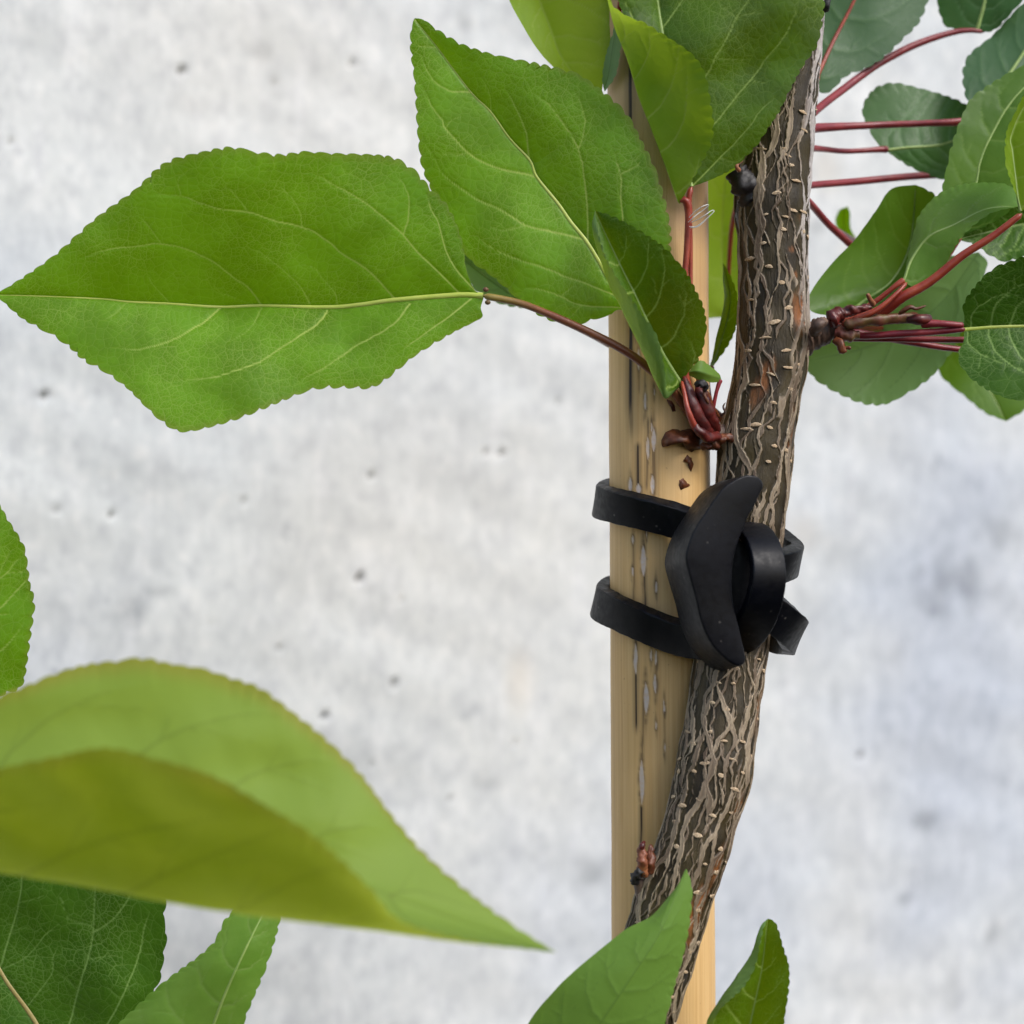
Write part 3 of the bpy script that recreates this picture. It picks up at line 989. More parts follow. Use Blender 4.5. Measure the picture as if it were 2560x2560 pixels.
# --- big leaf reaching out to the left
leaf([[(1206, 738), (1185, 722), (1166, 675), (1158, 624), (1147, 578), (1124, 526), (1100, 494), (1077, 475), (1049, 440), (1016, 412), (988, 397), (942, 388), (829, 384), (764, 380), (699, 388), (647, 382), (601, 372), (559, 371), (466, 390), (405, 414), (335, 477), (242, 544), (149, 628), (65, 689), (-12, 737)],
      [(1208, 740), (1151, 737), (988, 750), (900, 762), (820, 768), (652, 764), (550, 767), (424, 759), (321, 754), (252, 747), (102, 740), (-12, 737)],
      [(1209, 745), (1202, 770), (1206, 792), (1179, 808), (1124, 836), (1040, 887), (941, 963), (880, 968), (815, 968), (768, 977), (699, 1004), (605, 1042), (536, 1064), (475, 1078), (442, 1076), (405, 1053), (363, 1015), (317, 969), (261, 928), (210, 899), (163, 858), (93, 816), (56, 796), (-12, 737)]],
     [[13, 15, 16, 19, 17, 13, 11], [13, 11.5, 9, 8, 9, 10, 11], [13, 13, 13, 15, 14, 12, 11]], 'bright', bulge=1.4, wave=.4, step=3.0,
     veins=[[(652, 763), (620, 719), (587, 696), (531, 654), (466, 624), (403, 610), (326, 617), (252, 628), (200, 645)],
            ([(773, 757), (741, 705), (661, 640), (633, 621)], .6), ([(845, 765), (838, 735), (810, 700), (782, 668), (740, 660)], .5),
            [(988, 748), (914, 671), (866, 642), (792, 584), (755, 568), (675, 549), (619, 531), (550, 524), (498, 507), (452, 489), (373, 486)],
            [(1149, 735), (1086, 671), (1035, 620), (1007, 587), (956, 540), (919, 512), (876, 484), (815, 451), (769, 428)],
            ([(1007, 587), (1019, 550), (1022, 503), (1012, 466), (993, 442)], .75), ([(755, 568), (750, 530), (727, 490), (690, 460)], .6),
            [(1190, 730), (1124, 647), (1096, 559), (1077, 522), (1066, 484)], ([(403, 610), (370, 565), (350, 540)], .5), ([(452, 489), (446, 450), (470, 425)], .4), ([(619, 531), (590, 490), (570, 470)], .45),
            [(550, 768), (512, 803), (466, 831), (424, 852), (349, 873), (280, 870)], ([(654, 768), (633, 812), (605, 836), (560, 860)], .5),
            [(817, 775), (806, 796), (769, 826), (689, 878), (652, 903), (573, 933), (519, 945), (400, 955)], ([(650, 768), (560, 735), (520, 700)], .3),
            [(1023, 758), (993, 801), (947, 834), (899, 859), (838, 901), (792, 929), (740, 955)], [(1179, 745), (1110, 801), (1054, 838), (1000, 880)], ([(424, 759), (380, 710), (370, 690)], .5), ([(321, 754), (280, 790), (255, 800)], .4)],
     rib_mat=M_MIDRIB, rib_r=(9, 2), label='large bright green leaf reaching left, tip cut by the picture edge',
     petiole=[(1206, 739, 13), (1296, 757, 13.2), (1366, 783, 14), (1459, 824, 14.5), (1552, 871, 14), (1618, 917, 12.8), (1680, 975, 11), (1735, 1050, 8.5), (1780, 1090, 6)], pet_mat=M_PET_BROWN, pet_r=[9, 9, 10, 10.5, 11, 11, 11])

# --- large leaf over the stake
leaf([[(1598, 782), (1545, 775), (1524, 788), (1496, 794), (1459, 807), (1398, 805), (1356, 791), (1310, 763), (1273, 727), (1226, 686), (1179, 652), (1140, 600), (1105, 530), (1075, 465), (1056, 415), (1049, 373), (1043, 303), (1040, 242), (1035, 186), (1028, 126), (1027, 84), (1036, 46)],
      [(1600, 780), (1560, 750), (1520, 695), (1496, 652), (1464, 601), (1426, 554), (1394, 508), (1342, 443), (1324, 401), (1273, 345), (1226, 279), (1175, 228), (1091, 116), (1058, 75), (1036, 46)],
      [(1602, 778), (1640, 720), (1668, 650), (1676, 592), (1669, 536), (1655, 480), (1636, 419), (1608, 363), (1575, 298), (1538, 256), (1487, 214), (1445, 186), (1394, 172), (1347, 161), (1282, 147), (1226, 135), (1161, 114), (1124, 95), (1086, 70), (1061, 50), (1036, 46)]],
     [[12.5, 12, 9.4, 8.4, 8.8, 10, 11], [12.5, 12, 10.8, 10.2, 10, 10.2, 11], [12.5, 14.5, 15.2, 15, 14, 12.5, 11]], 'bright', bulge=1.0, wave=.4, step=3.0,
     veins=[[(1338, 440), (1240, 419), (1170, 382), (1114, 321), (1105, 298), (1077, 261), (1055, 210)], [(1462, 598), (1389, 582), (1315, 564), (1259, 529), (1189, 498), (1142, 463), (1105, 433), (1075, 370)],
            [(1545, 742), (1482, 715), (1426, 696), (1347, 664), (1305, 652), (1240, 625), (1190, 590)], [(1560, 770), (1454, 764), (1403, 741), (1360, 726), (1310, 718)], ([(1175, 231), (1133, 228), (1096, 212), (1070, 180), (1055, 140)], .8),
            [(1468, 604), (1468, 536), (1461, 447), (1445, 373), (1408, 307), (1380, 270), (1347, 240)], ([(1448, 373), (1461, 317), (1458, 275), (1435, 228)], .7), [(1557, 745), (1557, 559), (1552, 489), (1550, 438), (1533, 372)],
            [(1321, 398), (1315, 335), (1291, 275), (1263, 224)], ([(1226, 279), (1222, 230), (1200, 190)], .6), ([(1091, 116), (1060, 118), (1042, 112)], .5), ([(1315, 564), (1260, 577), (1220, 566)], .55), ([(1114, 321), (1130, 300), (1160, 290)], .4),
            ([(1550, 438), (1590, 415), (1600, 400)], .5), ([(1403, 741), (1420, 725), (1440, 712)], .6), ([(1170, 382), (1140, 388), (1090, 380)], .5), ([(1454, 764), (1430, 790), (1410, 795)], .5)],
     rib_mat=M_MIDRIB, rib_r=(7.5, 1.6), label='broad bright green leaf hanging in front of the bamboo stake', petiole=[(1600, 780, 12.3), (1650, 850, 11.5), (1700, 950, 10.5), (1740, 1030, 8.5), (1785, 1085, 6)], pet_mat=M_PET_RED, pet_r=9)

# --- small leaf with one edge rolled over, in front of the stake
leaf([[(1705, 957), (1724, 926), (1745, 900), (1757, 872), (1765, 824), (1763, 790), (1756, 762), (1739, 727), (1715, 680), (1687, 647), (1655, 615), (1617, 589), (1571, 561), (1520, 537), (1488, 528)],
      [(1705, 958), (1684, 925), (1657, 880), (1625, 815), (1590, 740), (1550, 660), (1512, 580), (1488, 528)],
      [(1704, 960), (1690, 975), (1664, 997), (1646, 967), (1630, 936), (1609, 886), (1578, 824), (1553, 771), (1525, 719), (1504, 660), (1486, 600), (1480, 560), (1488, 528)],
      [(1704, 961), (1688, 972), (1668, 978), (1662, 930), (1653, 880), (1636, 828), (1609, 793), (1581, 750), (1553, 712), (1530, 675), (1511, 636), (1494, 580), (1488, 528)]],
     [[11, 14, 17, 19, 19, 17], [11, 12.5, 14, 15, 16, 17], [11, 15, 17.5, 18, 18, 17], [11, 17, 20, 21, 20, 17]], 'mid', mid=1, smooth=False, auto=5, pitch=24, tooth=6, wave=.35, step=3.6, vein_w=3.2, rib_r=(5.5, 1.5), bulge=.4,
     label='small green leaf with its left edge rolled over', petiole=[(1703, 955, 11), (1712, 985, 10.5), (1735, 1035, 9), (1775, 1085, 6.5)], pet_mat=M_PET_DARKRED, pet_r=9)

# --- narrow leaf behind, between stake and trunk, and its small pale neighbour
leaf([[(1779, 915), (1789, 849), (1801, 802), (1811, 747), (1807, 700), (1808, 658)], [(1780, 916), (1800, 860), (1818, 800), (1826, 745), (1818, 700), (1808, 658)], [(1781, 917), (1811, 877), (1826, 852), (1839, 821), (1844, 787), (1842, 737), (1826, 690), (1808, 658)]],
     [[-5, -3, -3, -5], [-5, -8, -8, -5], [-5, -6, -7, -5]], 'mid', auto=4, teeth=(False, True), tooth=4, pitch=22, wave=.3, vein_w=3, petiole=[(1780, 916, -5), (1770, 960, -3), (1785, 1060, 3)], pet_mat=M_PET_WINE, pet_r=7)
leaf([[(1801, 946), (1797, 934), (1770, 911), (1748, 902), (1717, 934)], [(1802, 949), (1770, 936), (1740, 928), (1717, 934)], [(1801, 952), (1789, 956), (1761, 953), (1736, 945), (1717, 934)]],
     [[8, 9, 10, 10], [8, 10, 11, 10], [8, 9.5, 10, 10]], 'pale', auto=0, tooth=2, pitch=18, wave=.2, rib=False, flip=True, petiole=[(1801, 948, 8), (1790, 985, 8), (1775, 1060, 7)], pet_mat=M_PET_WINE, pet_r=6)

# --- leaves at the top: lime back leaf, grey sliver, half-folded lime leaf, broad dark leaf over the trunk
leaf([[(1290, -130), (1268, -40), (1273, 0), (1305, 61), (1342, 121), (1384, 168), (1445, 215), (1504, 226)], [(1290, -130), (1340, -20), (1372, 60), (1402, 140), (1450, 200), (1504, 226)], [(1292, -132), (1400, -190), (1500, -90), (1540, 10), (1533, 93), (1521, 154), (1504, 226)]],
     [[-2, -5, -4, -3, 0], [-2, -7, -6, -4, 0], [-2, 0, 3, 3, 0]], 'lime', auto=5, teeth=(False, True), tooth=6, pitch=30, wave=.5, rib=False, label='pale lime leaf behind the top of the stake', petiole=[(1290, -130, -2), (1500, -300, 2), (1900, -420, 2)], pet_mat=M_PET_RED)
leaf([[(1512, 228), (1506, 200), (1512, 150), (1530, 90), (1545, 40)], [(1512, 228), (1524, 180), (1532, 120), (1545, 40)], [(1513, 228), (1538, 190), (1549, 140), (1552, 90), (1545, 40)]],
     [[3, 5, 6, 8], [3, 6, 7, 8], [4, 8, 9.3, 9]], 'ashen', auto=0, tooth=4, pitch=24, rib=False, wave=.1, flip=True, petiole=[(1545, 42, 8.5), (1560, -20, 11), (1640, -160, 12), (1900, -330, 3)], pet_mat=M_PET_RED, pet_r=6)
leaf([[(1700, 510), (1720, 470), (1752, 410), (1773, 368), (1782, 321), (1778, 270), (1762, 186), (1734, 140), (1687, 105), (1645, 79), (1608, 56), (1571, 42), (1530, 10), (1505, -60)],
      [(1694, 506), (1681, 472), (1659, 410), (1627, 326), (1594, 242), (1566, 149), (1536, 75), (1520, 14), (1505, -60)],
      [(1698, 506), (1695, 460), (1675, 390), (1645, 310), (1612, 225), (1584, 140), (1552, 70), (1530, 10), (1505, -60)]],
     [[13, 16.5, 20.5, 21.5, 20, 18], [13, 14, 15.5, 16, 16, 18], [12.5, 11.8, 12, 12.3, 12.5, 17]], 'lime', mid=1, teeth=(True, False), auto=5, pitch=30, tooth=7, wave=.5, vein_w=3.4, rib=False, label='lime green leaf folded along its midrib',
     petiole=[(1699, 504, 13), (1712, 500, 13.2), (1721, 525, 12.6), (1719, 600, 12.2), (1712, 690, 12), (1706, 800, 11.8), (1712, 930, 10.8), (1745, 1040, 8), (1785, 1085, 5)], pet_mat=M_PET_RED, pet_r=10)
leaf([[(1729, 465), (1690, 430), (1650, 350), (1605, 200), (1575, 80), (1545, 0), (1525, -100), (1560, -230), (1620, -300)],
      [(1730, 466), (1712, 400), (1690, 280), (1667, 150), (1658, 88), (1645, 0), (1630, -150), (1620, -300)],
      [(1732, 466), (1778, 449), (1829, 423), (1866, 390), (1894, 359), (1920, 320), (1946, 281), (1964, 245), (1985, 204), (2005, 167), (2023, 141), (2042, 113), (2056, 50), (2060, 0), (2050, -80), (1950, -200), (1800, -280), (1620, -300)]],
     [[12, 13, 14, 15, 15, 13, 10], [12, 12.5, 12.5, 12.5, 12, 11, 10], [12, 13.5, 15.5, 17, 17, 14, 10]], 'mid', teeth=(True, True), pitch=26, tooth=6, wave=.7, bulge=.8,
     veins=[[(1682, 290), (1765, 189), (1788, 146), (1818, 96), (1841, 46), (1871, 0), (1900, -60)], [(1705, 380), (1786, 311), (1841, 238), (1877, 199), (1914, 149), (1957, 96), (1983, 46), (2000, 0)], [(1732, 462), (1801, 394), (1861, 331), (1904, 275), (1940, 240)],
            [(1659, 68), (1705, 0), (1740, -60)], [(1600, 90), (1582, 43), (1560, 0)], ([(1788, 146), (1840, 150), (1880, 146)], .5), ([(1841, 46), (1810, 20), (1795, 0)], .5), ([(1877, 199), (1910, 208), (1930, 200)], .5), ([(1841, 238), (1825, 215), (1800, 205)], .4), ([(1801, 394), (1840, 405), (1870, 380)], .5), ([(1841, 46), (1880, 33), (1910, 33)], .4)],
     rib_mat=M_MIDRIB_DIM, label='broad green leaf crossing the top of the trunk', petiole=[(1730, 466, 12), (1722, 500, 12), (1726, 600, 11), (1730, 800, 10), (1760, 1030, 7), (1790, 1085, 5)], pet_mat=M_PET_RED, pet_r=7)

# --- out-of-focus leaves seen past the stake
leaf([[(1812, 795), (1745, 778), (1722, 640), (1745, 450), (1830, 360)], [(1815, 796), (1805, 640), (1810, 480), (1830, 360)], [(1818, 795), (1872, 775), (1890, 640), (1880, 450), (1830, 360)]],
     [[-42, -40, -42], [-42, -45, -42], [-42, -40, -42]], 'lime', auto=4, wave=.5, rib=False, petiole=[(1815, 790, -42), (1840, 520, -30), (1930, 500, -8)], pet_mat=M_PET_RED, pet_r=7)
leaf([[(1335, 765), (1270, 665), (1160, 605), (1085, 560)], [(1335, 768), (1250, 715), (1170, 655), (1085, 560)], [(1335, 772), (1262, 762), (1200, 732), (1162, 690), (1085, 560)]],
     [[-18, -18, -18], [-18, -21, -18], [-18, -19, -18]], 'ashen', auto=3, wave=.3, flip=True, petiole=[(1335, 768, -18), (1500, 850, -14), (1760, 1010, -4), (1830, 1080, 0)], pet_mat=M_PET_BROWN, pet_r=8)

# --- cluster at the right
leaf([[(2041, 192), (2016, 150), (2006, 60), (2026, -60), (2100, -180), (2230, -250)], [(2043, 190), (2080, 110), (2136, 0), (2180, -110), (2230, -250)],
      [(2044, 200), (2048, 230), (2076, 229), (2094, 210), (2119, 187), (2156, 174), (2194, 154), (2228, 126), (2262, 92), (2293, 61), (2315, 14), (2325, -40), (2300, -150), (2230, -250)]],
     [[-20, -24, -27, -30], [-20, -23, -25, -30], [-20, -22, -26, -30]], 'blue', flip=True, pitch=34, tooth=7, rib_mat=M_PET_RED, label='bluish green leaf underside behind the top of the trunk', petiole=[(2043, 192, -20), (2020, 230, -14), (1985, 300, -3)], pet_mat=M_PET_RED, pet_r=8)
leaf([[(2440, 77), (2395, 72), (2368, 68), (2351, 38), (2344, 0), (2350, -80), (2420, -200), (2500, -260)], [(2442, 77), (2462, 0), (2475, -90), (2500, -260)], [(2444, 77), (2484, 76), (2530, 30), (2570, -20), (2590, -100), (2560, -200), (2500, -260)]],
     [[-28, -34, -34, -32], [-28, -28, -29, -32], [-28, -24, -26, -32]], 'blue', tooth=5, petiole=[(2462, 80, -28), (2423, 76, -28), (2371, 84, -28), (2286, 113, -27), (2194, 161, -25), (2110, 222, -20), (2042, 275, -12), (1990, 330, -2)], pet_r=[5, 8, 9.5, 10, 10, 10])
leaf([[(2440, 300), (2418, 249), (2409, 212), (2409, 171), (2423, 137), (2447, 116), (2481, 89), (2525, 41), (2590, -20), (2690, -80)], [(2440, 302), (2500, 220), (2580, 100), (2690, -80)], [(2442, 302), (2560, 280), (2670, 160), (2720, 30), (2690, -80)]],
     [[-20, -26, -28, -28], [-20, -23, -25, -28], [-20, -22, -24, -28]], 'blue', flip=True, pitch=34, tooth=6, petiole=[(2440, 301, -20), (2380, 306, -18), (2190, 313, -18), (2042, 320, -12), (1990, 330, -2)], pet_r=10)
leaf([[(2216, 376), (2196, 362), (2170, 318), (2156, 282), (2163, 252), (2183, 225), (2207, 212), (2242, 208), (2293, 219), (2354, 236), (2409, 258), (2470, 300)], [(2216, 375), (2268, 368), (2368, 357), (2470, 300)], [(2217, 379), (2259, 407), (2303, 430), (2354, 447), (2420, 440), (2470, 300)]],
     [[-25, -29, -30, -28], [-25, -26, -27, -28], [-25, -27, -28, -28]], 'blue', pitch=30, tooth=5, rib_r=(4, 2), petiole=[(2222, 374, -25), (2200, 374, -25), (2112, 378, -22), (2033, 371, -14), (1985, 380, -3)], pet_r=8)
leaf([[(2400, 590), (2365, 540), (2356, 478), (2365, 430), (2375, 383), (2389, 335), (2406, 290), (2426, 249), (2464, 219), (2508, 191), (2560, 164), (2670, 120)], [(2402, 590), (2440, 460), (2450, 406), (2477, 341), (2540, 240), (2670, 120)], [(2404, 590), (2520, 530), (2620, 400), (2690, 250), (2670, 120)]],
     [[-6, -8, -10, -10], [-6, -8, -9, -10], [-6, -4, -6, -10]], 'soft', pitch=34, tooth=6, rib_r=(4, 2), label='green leaf filling the right edge above the red petiole', petiole=[(2402, 588, -6), (2330, 690, -4), (2200, 780, -2), (2090, 815, 0)], pet_mat=M_PET_RED, pet_r=8)
leaf([[(2258, 700), (2268, 646), (2282, 591), (2296, 543), (2327, 502), (2361, 477), (2406, 461), (2464, 456), (2515, 461), (2536, 477), (2549, 516)], [(2259, 701), (2279, 646), (2322, 590), (2385, 560), (2447, 528), (2490, 517), (2549, 516)], [(2260, 702), (2272, 712), (2293, 718), (2320, 707), (2351, 680), (2368, 653), (2385, 622), (2406, 591), (2433, 564), (2464, 540), (2498, 526), (2549, 516)]],
     [[6, 0, -3, -2, 2], [6, 5, 6, 6, 4], [6, 7, 9, 9, 5]], 'pale', auto=3, pitch=24, tooth=4, wave=.35, vein_w=3, rib_r=(4, 2), label='olive green leaf arching over the red petiole', petiole=[(2261, 699, 6), (2235, 718, 6), (2184, 757, 5), (2110, 800, 3)], pet_mat=M_PET_RED, pet_r=8)
leaf([[(2552, 527), (2546, 499), (2528, 454), (2515, 410), (2513, 369), (2518, 324), (2539, 280), (2560, 239), (2620, 170), (2710, 120)], [(2553, 527), (2546, 492), (2539, 434), (2532, 376), (2530, 335), (2580, 240), (2710, 120)], [(2554, 528), (2610, 480), (2690, 350), (2750, 220), (2710, 120)]],
     [[12, 15, 15, 12], [12, 11, 11, 12], [12, 16, 16, 12]], 'lime', pitch=24, tooth=4, vein_w=3.2, rib_r=(4, 2), label='bright yellow green leaf cut by the right picture edge',
     petiole=[(2555, 534, 12), (2481, 591, 11), (2406, 639, 10), (2344, 690, 9), (2303, 718, 8.5), (2252, 745, 8), (2194, 784, 6), (2100, 812, 3)], pet_mat=M_PET_RED, pet_r=[8, 9, 10, 11, 12, 14, 15, 13])
leaf([[(2650, 560), (2610, 480), (2540, 500), (2470, 530), (2430, 562), (2395, 598)], [(2650, 562), (2560, 560), (2470, 580), (2395, 598)], [(2650, 565), (2620, 625), (2560, 641), (2515, 653), (2477, 639), (2453, 622), (2419, 605), (2395, 598)]],
     [[-8, -6, -6, -6], [-8, -9, -8, -6], [-8, -6, -6, -6]], 'dark', pitch=32, tooth=6, rib_r=(3.5, 1.5), label='dark green leaf under the red petiole at the right edge', petiole=[(2648, 562, -8), (2720, 700, -10), (2500, 870, -6), (2120, 830, 0)], pet_r=8)
leaf([[(2114, 786), (2065, 788), (2026, 776), (2022, 745), (2030, 725), (2054, 690), (2091, 646), (2132, 605), (2163, 564), (2194, 520), (2218, 482), (2242, 467), (2290, 462)], [(2116, 786), (2160, 750), (2230, 700), (2275, 610), (2290, 462)], [(2118, 787), (2200, 775), (2290, 705), (2340, 620), (2356, 550), (2338, 491), (2318, 475), (2290, 462)]],
     [[-4, -8, -9, -10, -11], [-4, -12, -15, -15, -11], [-4, -8, -12, -13, -11]], 'soft', teeth=(False, True), tooth=5, wave=.6, rib_r=(4.5, 2), label='green leaf standing behind the side spur', petiole=[(2116, 786, -4), (2100, 800, -2), (2070, 820, 1)], pet_mat=M_PET_RED, pet_r=9)
leaf([[(2445, 630), (2350, 650), (2250, 700), (2120, 770), (2036, 840), (2008, 905)], [(2446, 631), (2340, 770), (2190, 860), (2008, 905)], [(2447, 632), (2468, 653), (2463, 680), (2430, 760), (2392, 854), (2368, 895), (2330, 940), (2300, 963), (2262, 987), (2221, 1008), (2190, 1012), (2156, 1008), (2119, 994), (2071, 970), (2037, 946), (2022, 929), (2008, 905)]],
     [[-24, -21, -20, -20], [-24, -25, -25, -20], [-24, -20, -20, -20]], 'ashen', auto=5, pitch=34, tooth=6, vein_w=3, flip=True, rib=False, label='pale rounded leaf underside below the side spur', petiole=[(2445, 631, -24), (2405, 720, -32), (2250, 810, -30), (2080, 825, -6)], pet_mat=M_PET_RED, pet_r=8)
leaf([[(2409, 822), (2411, 795), (2408, 765), (2419, 742), (2440, 714), (2464, 687), (2494, 666), (2532, 652), (2580, 642), (2680, 680), (2780, 800)], [(2410, 824), (2480, 818), (2560, 815), (2660, 812), (2780, 800)], [(2410, 826), (2409, 854), (2397, 878), (2399, 906), (2416, 933), (2447, 960), (2481, 981), (2515, 994), (2560, 998), (2680, 950), (2780, 800)]],
     [[9, 13, 15, 14, 10], [9, 9, 9, 9, 10], [9, 11, 13, 13, 10]], 'dark', pitch=30, tooth=6, vein_w=2.8, step=3.4, rib_mat=M_MIDRIB, rib_r=(6, 3), label='dark rounded leaf with yellow midrib at the right edge',
     petiole=[(2414, 823, 9), (2330, 830, 8), (2242, 835, 7), (2153, 840, 5), (2080, 832, 2)], pet_mat=M_PET_WINE, pet_r=[7, 9, 9.5, 9, 9])
leaf([[(2330, 780), (2328, 860), (2351, 936), (2412, 991), (2464, 1032), (2515, 1053)], [(2332, 780), (2400, 880), (2470, 970), (2515, 1053)], [(2334, 780), (2480, 800), (2600, 900), (2600, 990), (2560, 1026), (2515, 1053)]],
     [[-30, -44, -46], [-30, -46, -46], [-30, -44, -46]], 'soft', auto=4, tooth=4, petiole=[(2331, 780, -30), (2200, 800, -15), (2080, 825, -2)], pet_r=8)
leaf([[(2150, 612), (2110, 604), (2090, 565), (2095, 530), (2119, 516)], [(2150, 612), (2118, 585), (2112, 550), (2119, 516)], [(2152, 610), (2126, 572), (2126, 540), (2119, 516)]],
     [[-50, -55, -55], [-50, -57, -55], [-50, -54, -55]], 'bright', auto=0, tooth=3, rib=False, wave=.1, petiole=[(2150, 612, -50), (2071, 560, -22), (2026, 509, -12), (1985, 470, -3)], pet_r=8)
# petiole whose blade is hidden behind the others
tube('petiole', [(2420, 432, -30), (2306, 439, -27), (2242, 444, -24), (2139, 454, -20), (2028, 463, -12), (1980, 470, -3)], 9, M_PET_WINE, TREE, n=60)
tube('petiole', [(2200, 680, -18), (2125, 610, -17), (2071, 560, -15), (2026, 509, -10), (1985, 470, -2)], 9, M_PET_WINE, TREE, n=60)

# --- leaves of the lower shoots
leaf([[(-260, 1900), (-100, 1810), (0, 1740), (52, 1716), (67, 1653), (74, 1599), (80, 1555), (85, 1519), (82, 1486), (74, 1461), (69, 1425), (63, 1378), (52, 1352), (36, 1325), (18, 1298), (0, 1264), (-30, 1225)], [(-262, 1900), (-190, 1700), (-110, 1450), (-30, 1225)], [(-265, 1900), (-360, 1700), (-330, 1480), (-200, 1300), (-30, 1225)]],
     [[2, 6, 8, 6], [2, 4, 5, 6], [2, 6, 6, 6]], 'bright', pitch=32, tooth=9, vein_w=3.6, label='green leaf entering at the left edge below the big leaf', petiole=[(-260, 1900, 2), (-330, 2000, 4), (-420, 2080, 8)], pet_mat=M_PET_BROWN)
leaf([[(-350, 1990), (-150, 1830), (0, 1740), (58, 1718), (145, 1682), (217, 1662), (290, 1653), (355, 1646), (428, 1660), (507, 1672), (580, 1697), (652, 1722), (742, 1789), (822, 1855), (901, 1935), (981, 2041), (1060, 2133), (1166, 2226), (1272, 2306), (1388, 2380)],
      [(-350, 1992), (-200, 2040), (0, 2030), (199, 2035), (398, 2060), (580, 2100), (760, 2160), (950, 2230), (1140, 2300), (1388, 2380)],
      [(-350, 1995), (-200, 2130), (0, 2180), (199, 2210), (398, 2250), (596, 2283), (795, 2310), (1007, 2336), (1166, 2356), (1312, 2370), (1388, 2381)],
      [(-350, 1994), (-150, 1940), (0, 1921), (133, 1895), (265, 1871), (398, 1901), (530, 1941), (663, 2014), (769, 2080), (848, 2147), (928, 2226), (1005, 2305), (1180, 2354), (1388, 2381)]],
     [[70, 72, 72, 72, 76], [74, 76, 78, 78, 76], [78, 84, 87, 86, 78], [82, 92, 97, 94, 78]], 'olive', mid=1, smooth=True, edge_w=.86, auto=6, pitch=44, tooth=8, wave=.5, vein_w=7, rib=False, flip=True, step=6, label='large blurred leaf rolled over in the foreground',
     petiole=[(-348, 1992, 74), (-430, 2060, 55), (-470, 2180, 16)], pet_mat=M_PET_BROWN)
leaf([[(170, 2720), (300, 2650), (340, 2560), (372, 2500), (398, 2452), (406, 2411), (411, 2373), (416, 2336), (409, 2299), (412, 2249), (385, 2150), (250, 2050), (50, 1980), (-200, 1950)], [(168, 2720), (91, 2560), (0, 2427), (-80, 2250), (-200, 1950)], [(166, 2720), (0, 2730), (-250, 2610), (-350, 2300), (-200, 1950)]],
     [[6, 9, 11, 10, 8], [6, 6, 6, 7, 8], [6, 9, 10, 10, 8]], 'dark', pitch=46, tooth=7, bulge=.7, wave=.7, vein_w=3.6, step=3.6,
     veins=[[(-6, 2418), (4, 2407), (25, 2332), (46, 2258), (56, 2179), (60, 2100)], [(130, 2640), (172, 2560), (195, 2473), (219, 2398), (232, 2332), (236, 2220), (240, 2150)], ([(232, 2332), (286, 2295), (323, 2241), (330, 2200)], .75), [(200, 2690), (269, 2560), (302, 2498), (344, 2402), (360, 2324), (378, 2270)],
            ([(228, 2316), (168, 2295), (157, 2258), (130, 2220)], .6), ([(70, 2515), (128, 2436), (130, 2398), (150, 2360)], .65), ([(219, 2398), (280, 2390), (320, 2400)], .4), ([(4, 2425), (70, 2390), (110, 2340), (168, 2295)], .55), ([(195, 2473), (150, 2440), (128, 2436)], .4), ([(302, 2498), (270, 2470), (262, 2440)], .4), ([(46, 2258), (80, 2250), (115, 2236)], .5), ([(25, 2332), (60, 2320), (80, 2325)], .4)],
     rib_mat=M_MIDRIB_TAN, rib_r=(8, 3), label='dark green finely netted leaf in the lower left corner', petiole=[(168, 2718, 6), (210, 2790, 8), (260, 2880, 14)], pet_mat=M_PET_BROWN)
leaf([[(500, 2800), (330, 2720), (275, 2620), (298, 2560), (331, 2527), (393, 2469), (447, 2427), (493, 2394), (526, 2365), (540, 2347), (553, 2320), (567, 2295), (588, 2274), (640, 2230), (705, 2195)], [(502, 2800), (500, 2690), (545, 2530), (625, 2350), (705, 2195)], [(504, 2800), (580, 2700), (609, 2560), (629, 2506), (663, 2423), (687, 2349), (700, 2295), (708, 2240), (705, 2195)]],
     [[18, 17, 18, 16], [18, 20, 21, 16], [18, 19, 20, 16]], 'pale', pitch=34, tooth=8, wave=.7, vein_w=3, label='light green leaf leaning beside the dark lower left leaf', petiole=[(502, 2798, 18), (520, 2860, 19), (560, 2930, 20)], pet_mat=M_PET_BROWN)
leaf([[(1330, 2800), (1560, 2740), (1640, 2630), (1660, 2560), (1672, 2523), (1682, 2481), (1693, 2440), (1705, 2402), (1713, 2365), (1722, 2320), (1728, 2262), (1730, 2229), (1726, 2200), (1716, 2172)], [(1330, 2802), (1420, 2680), (1500, 2560), (1580, 2440), (1650, 2330), (1716, 2172)],
      [(1328, 2802), (1270, 2690), (1320, 2560), (1382, 2481), (1432, 2431), (1490, 2382), (1540, 2342), (1573, 2318), (1627, 2291), (1668, 2246), (1697, 2208), (1716, 2172)]],
     [[28, 31, 32, 31, 29], [28, 33, 35, 34, 29], [28, 30, 33, 32, 29]], 'pale', teeth=(True, False), pitch=32, tooth=6, wave=.3, smooth=True, vein_w=3, flip=True, rib=False, auto=7, label='matte green leaf in front of the foot of the trunk', petiole=[(1330, 2800, 28), (1380, 2900, 26), (1440, 2960, 21)], pet_mat=M_PET_BROWN)
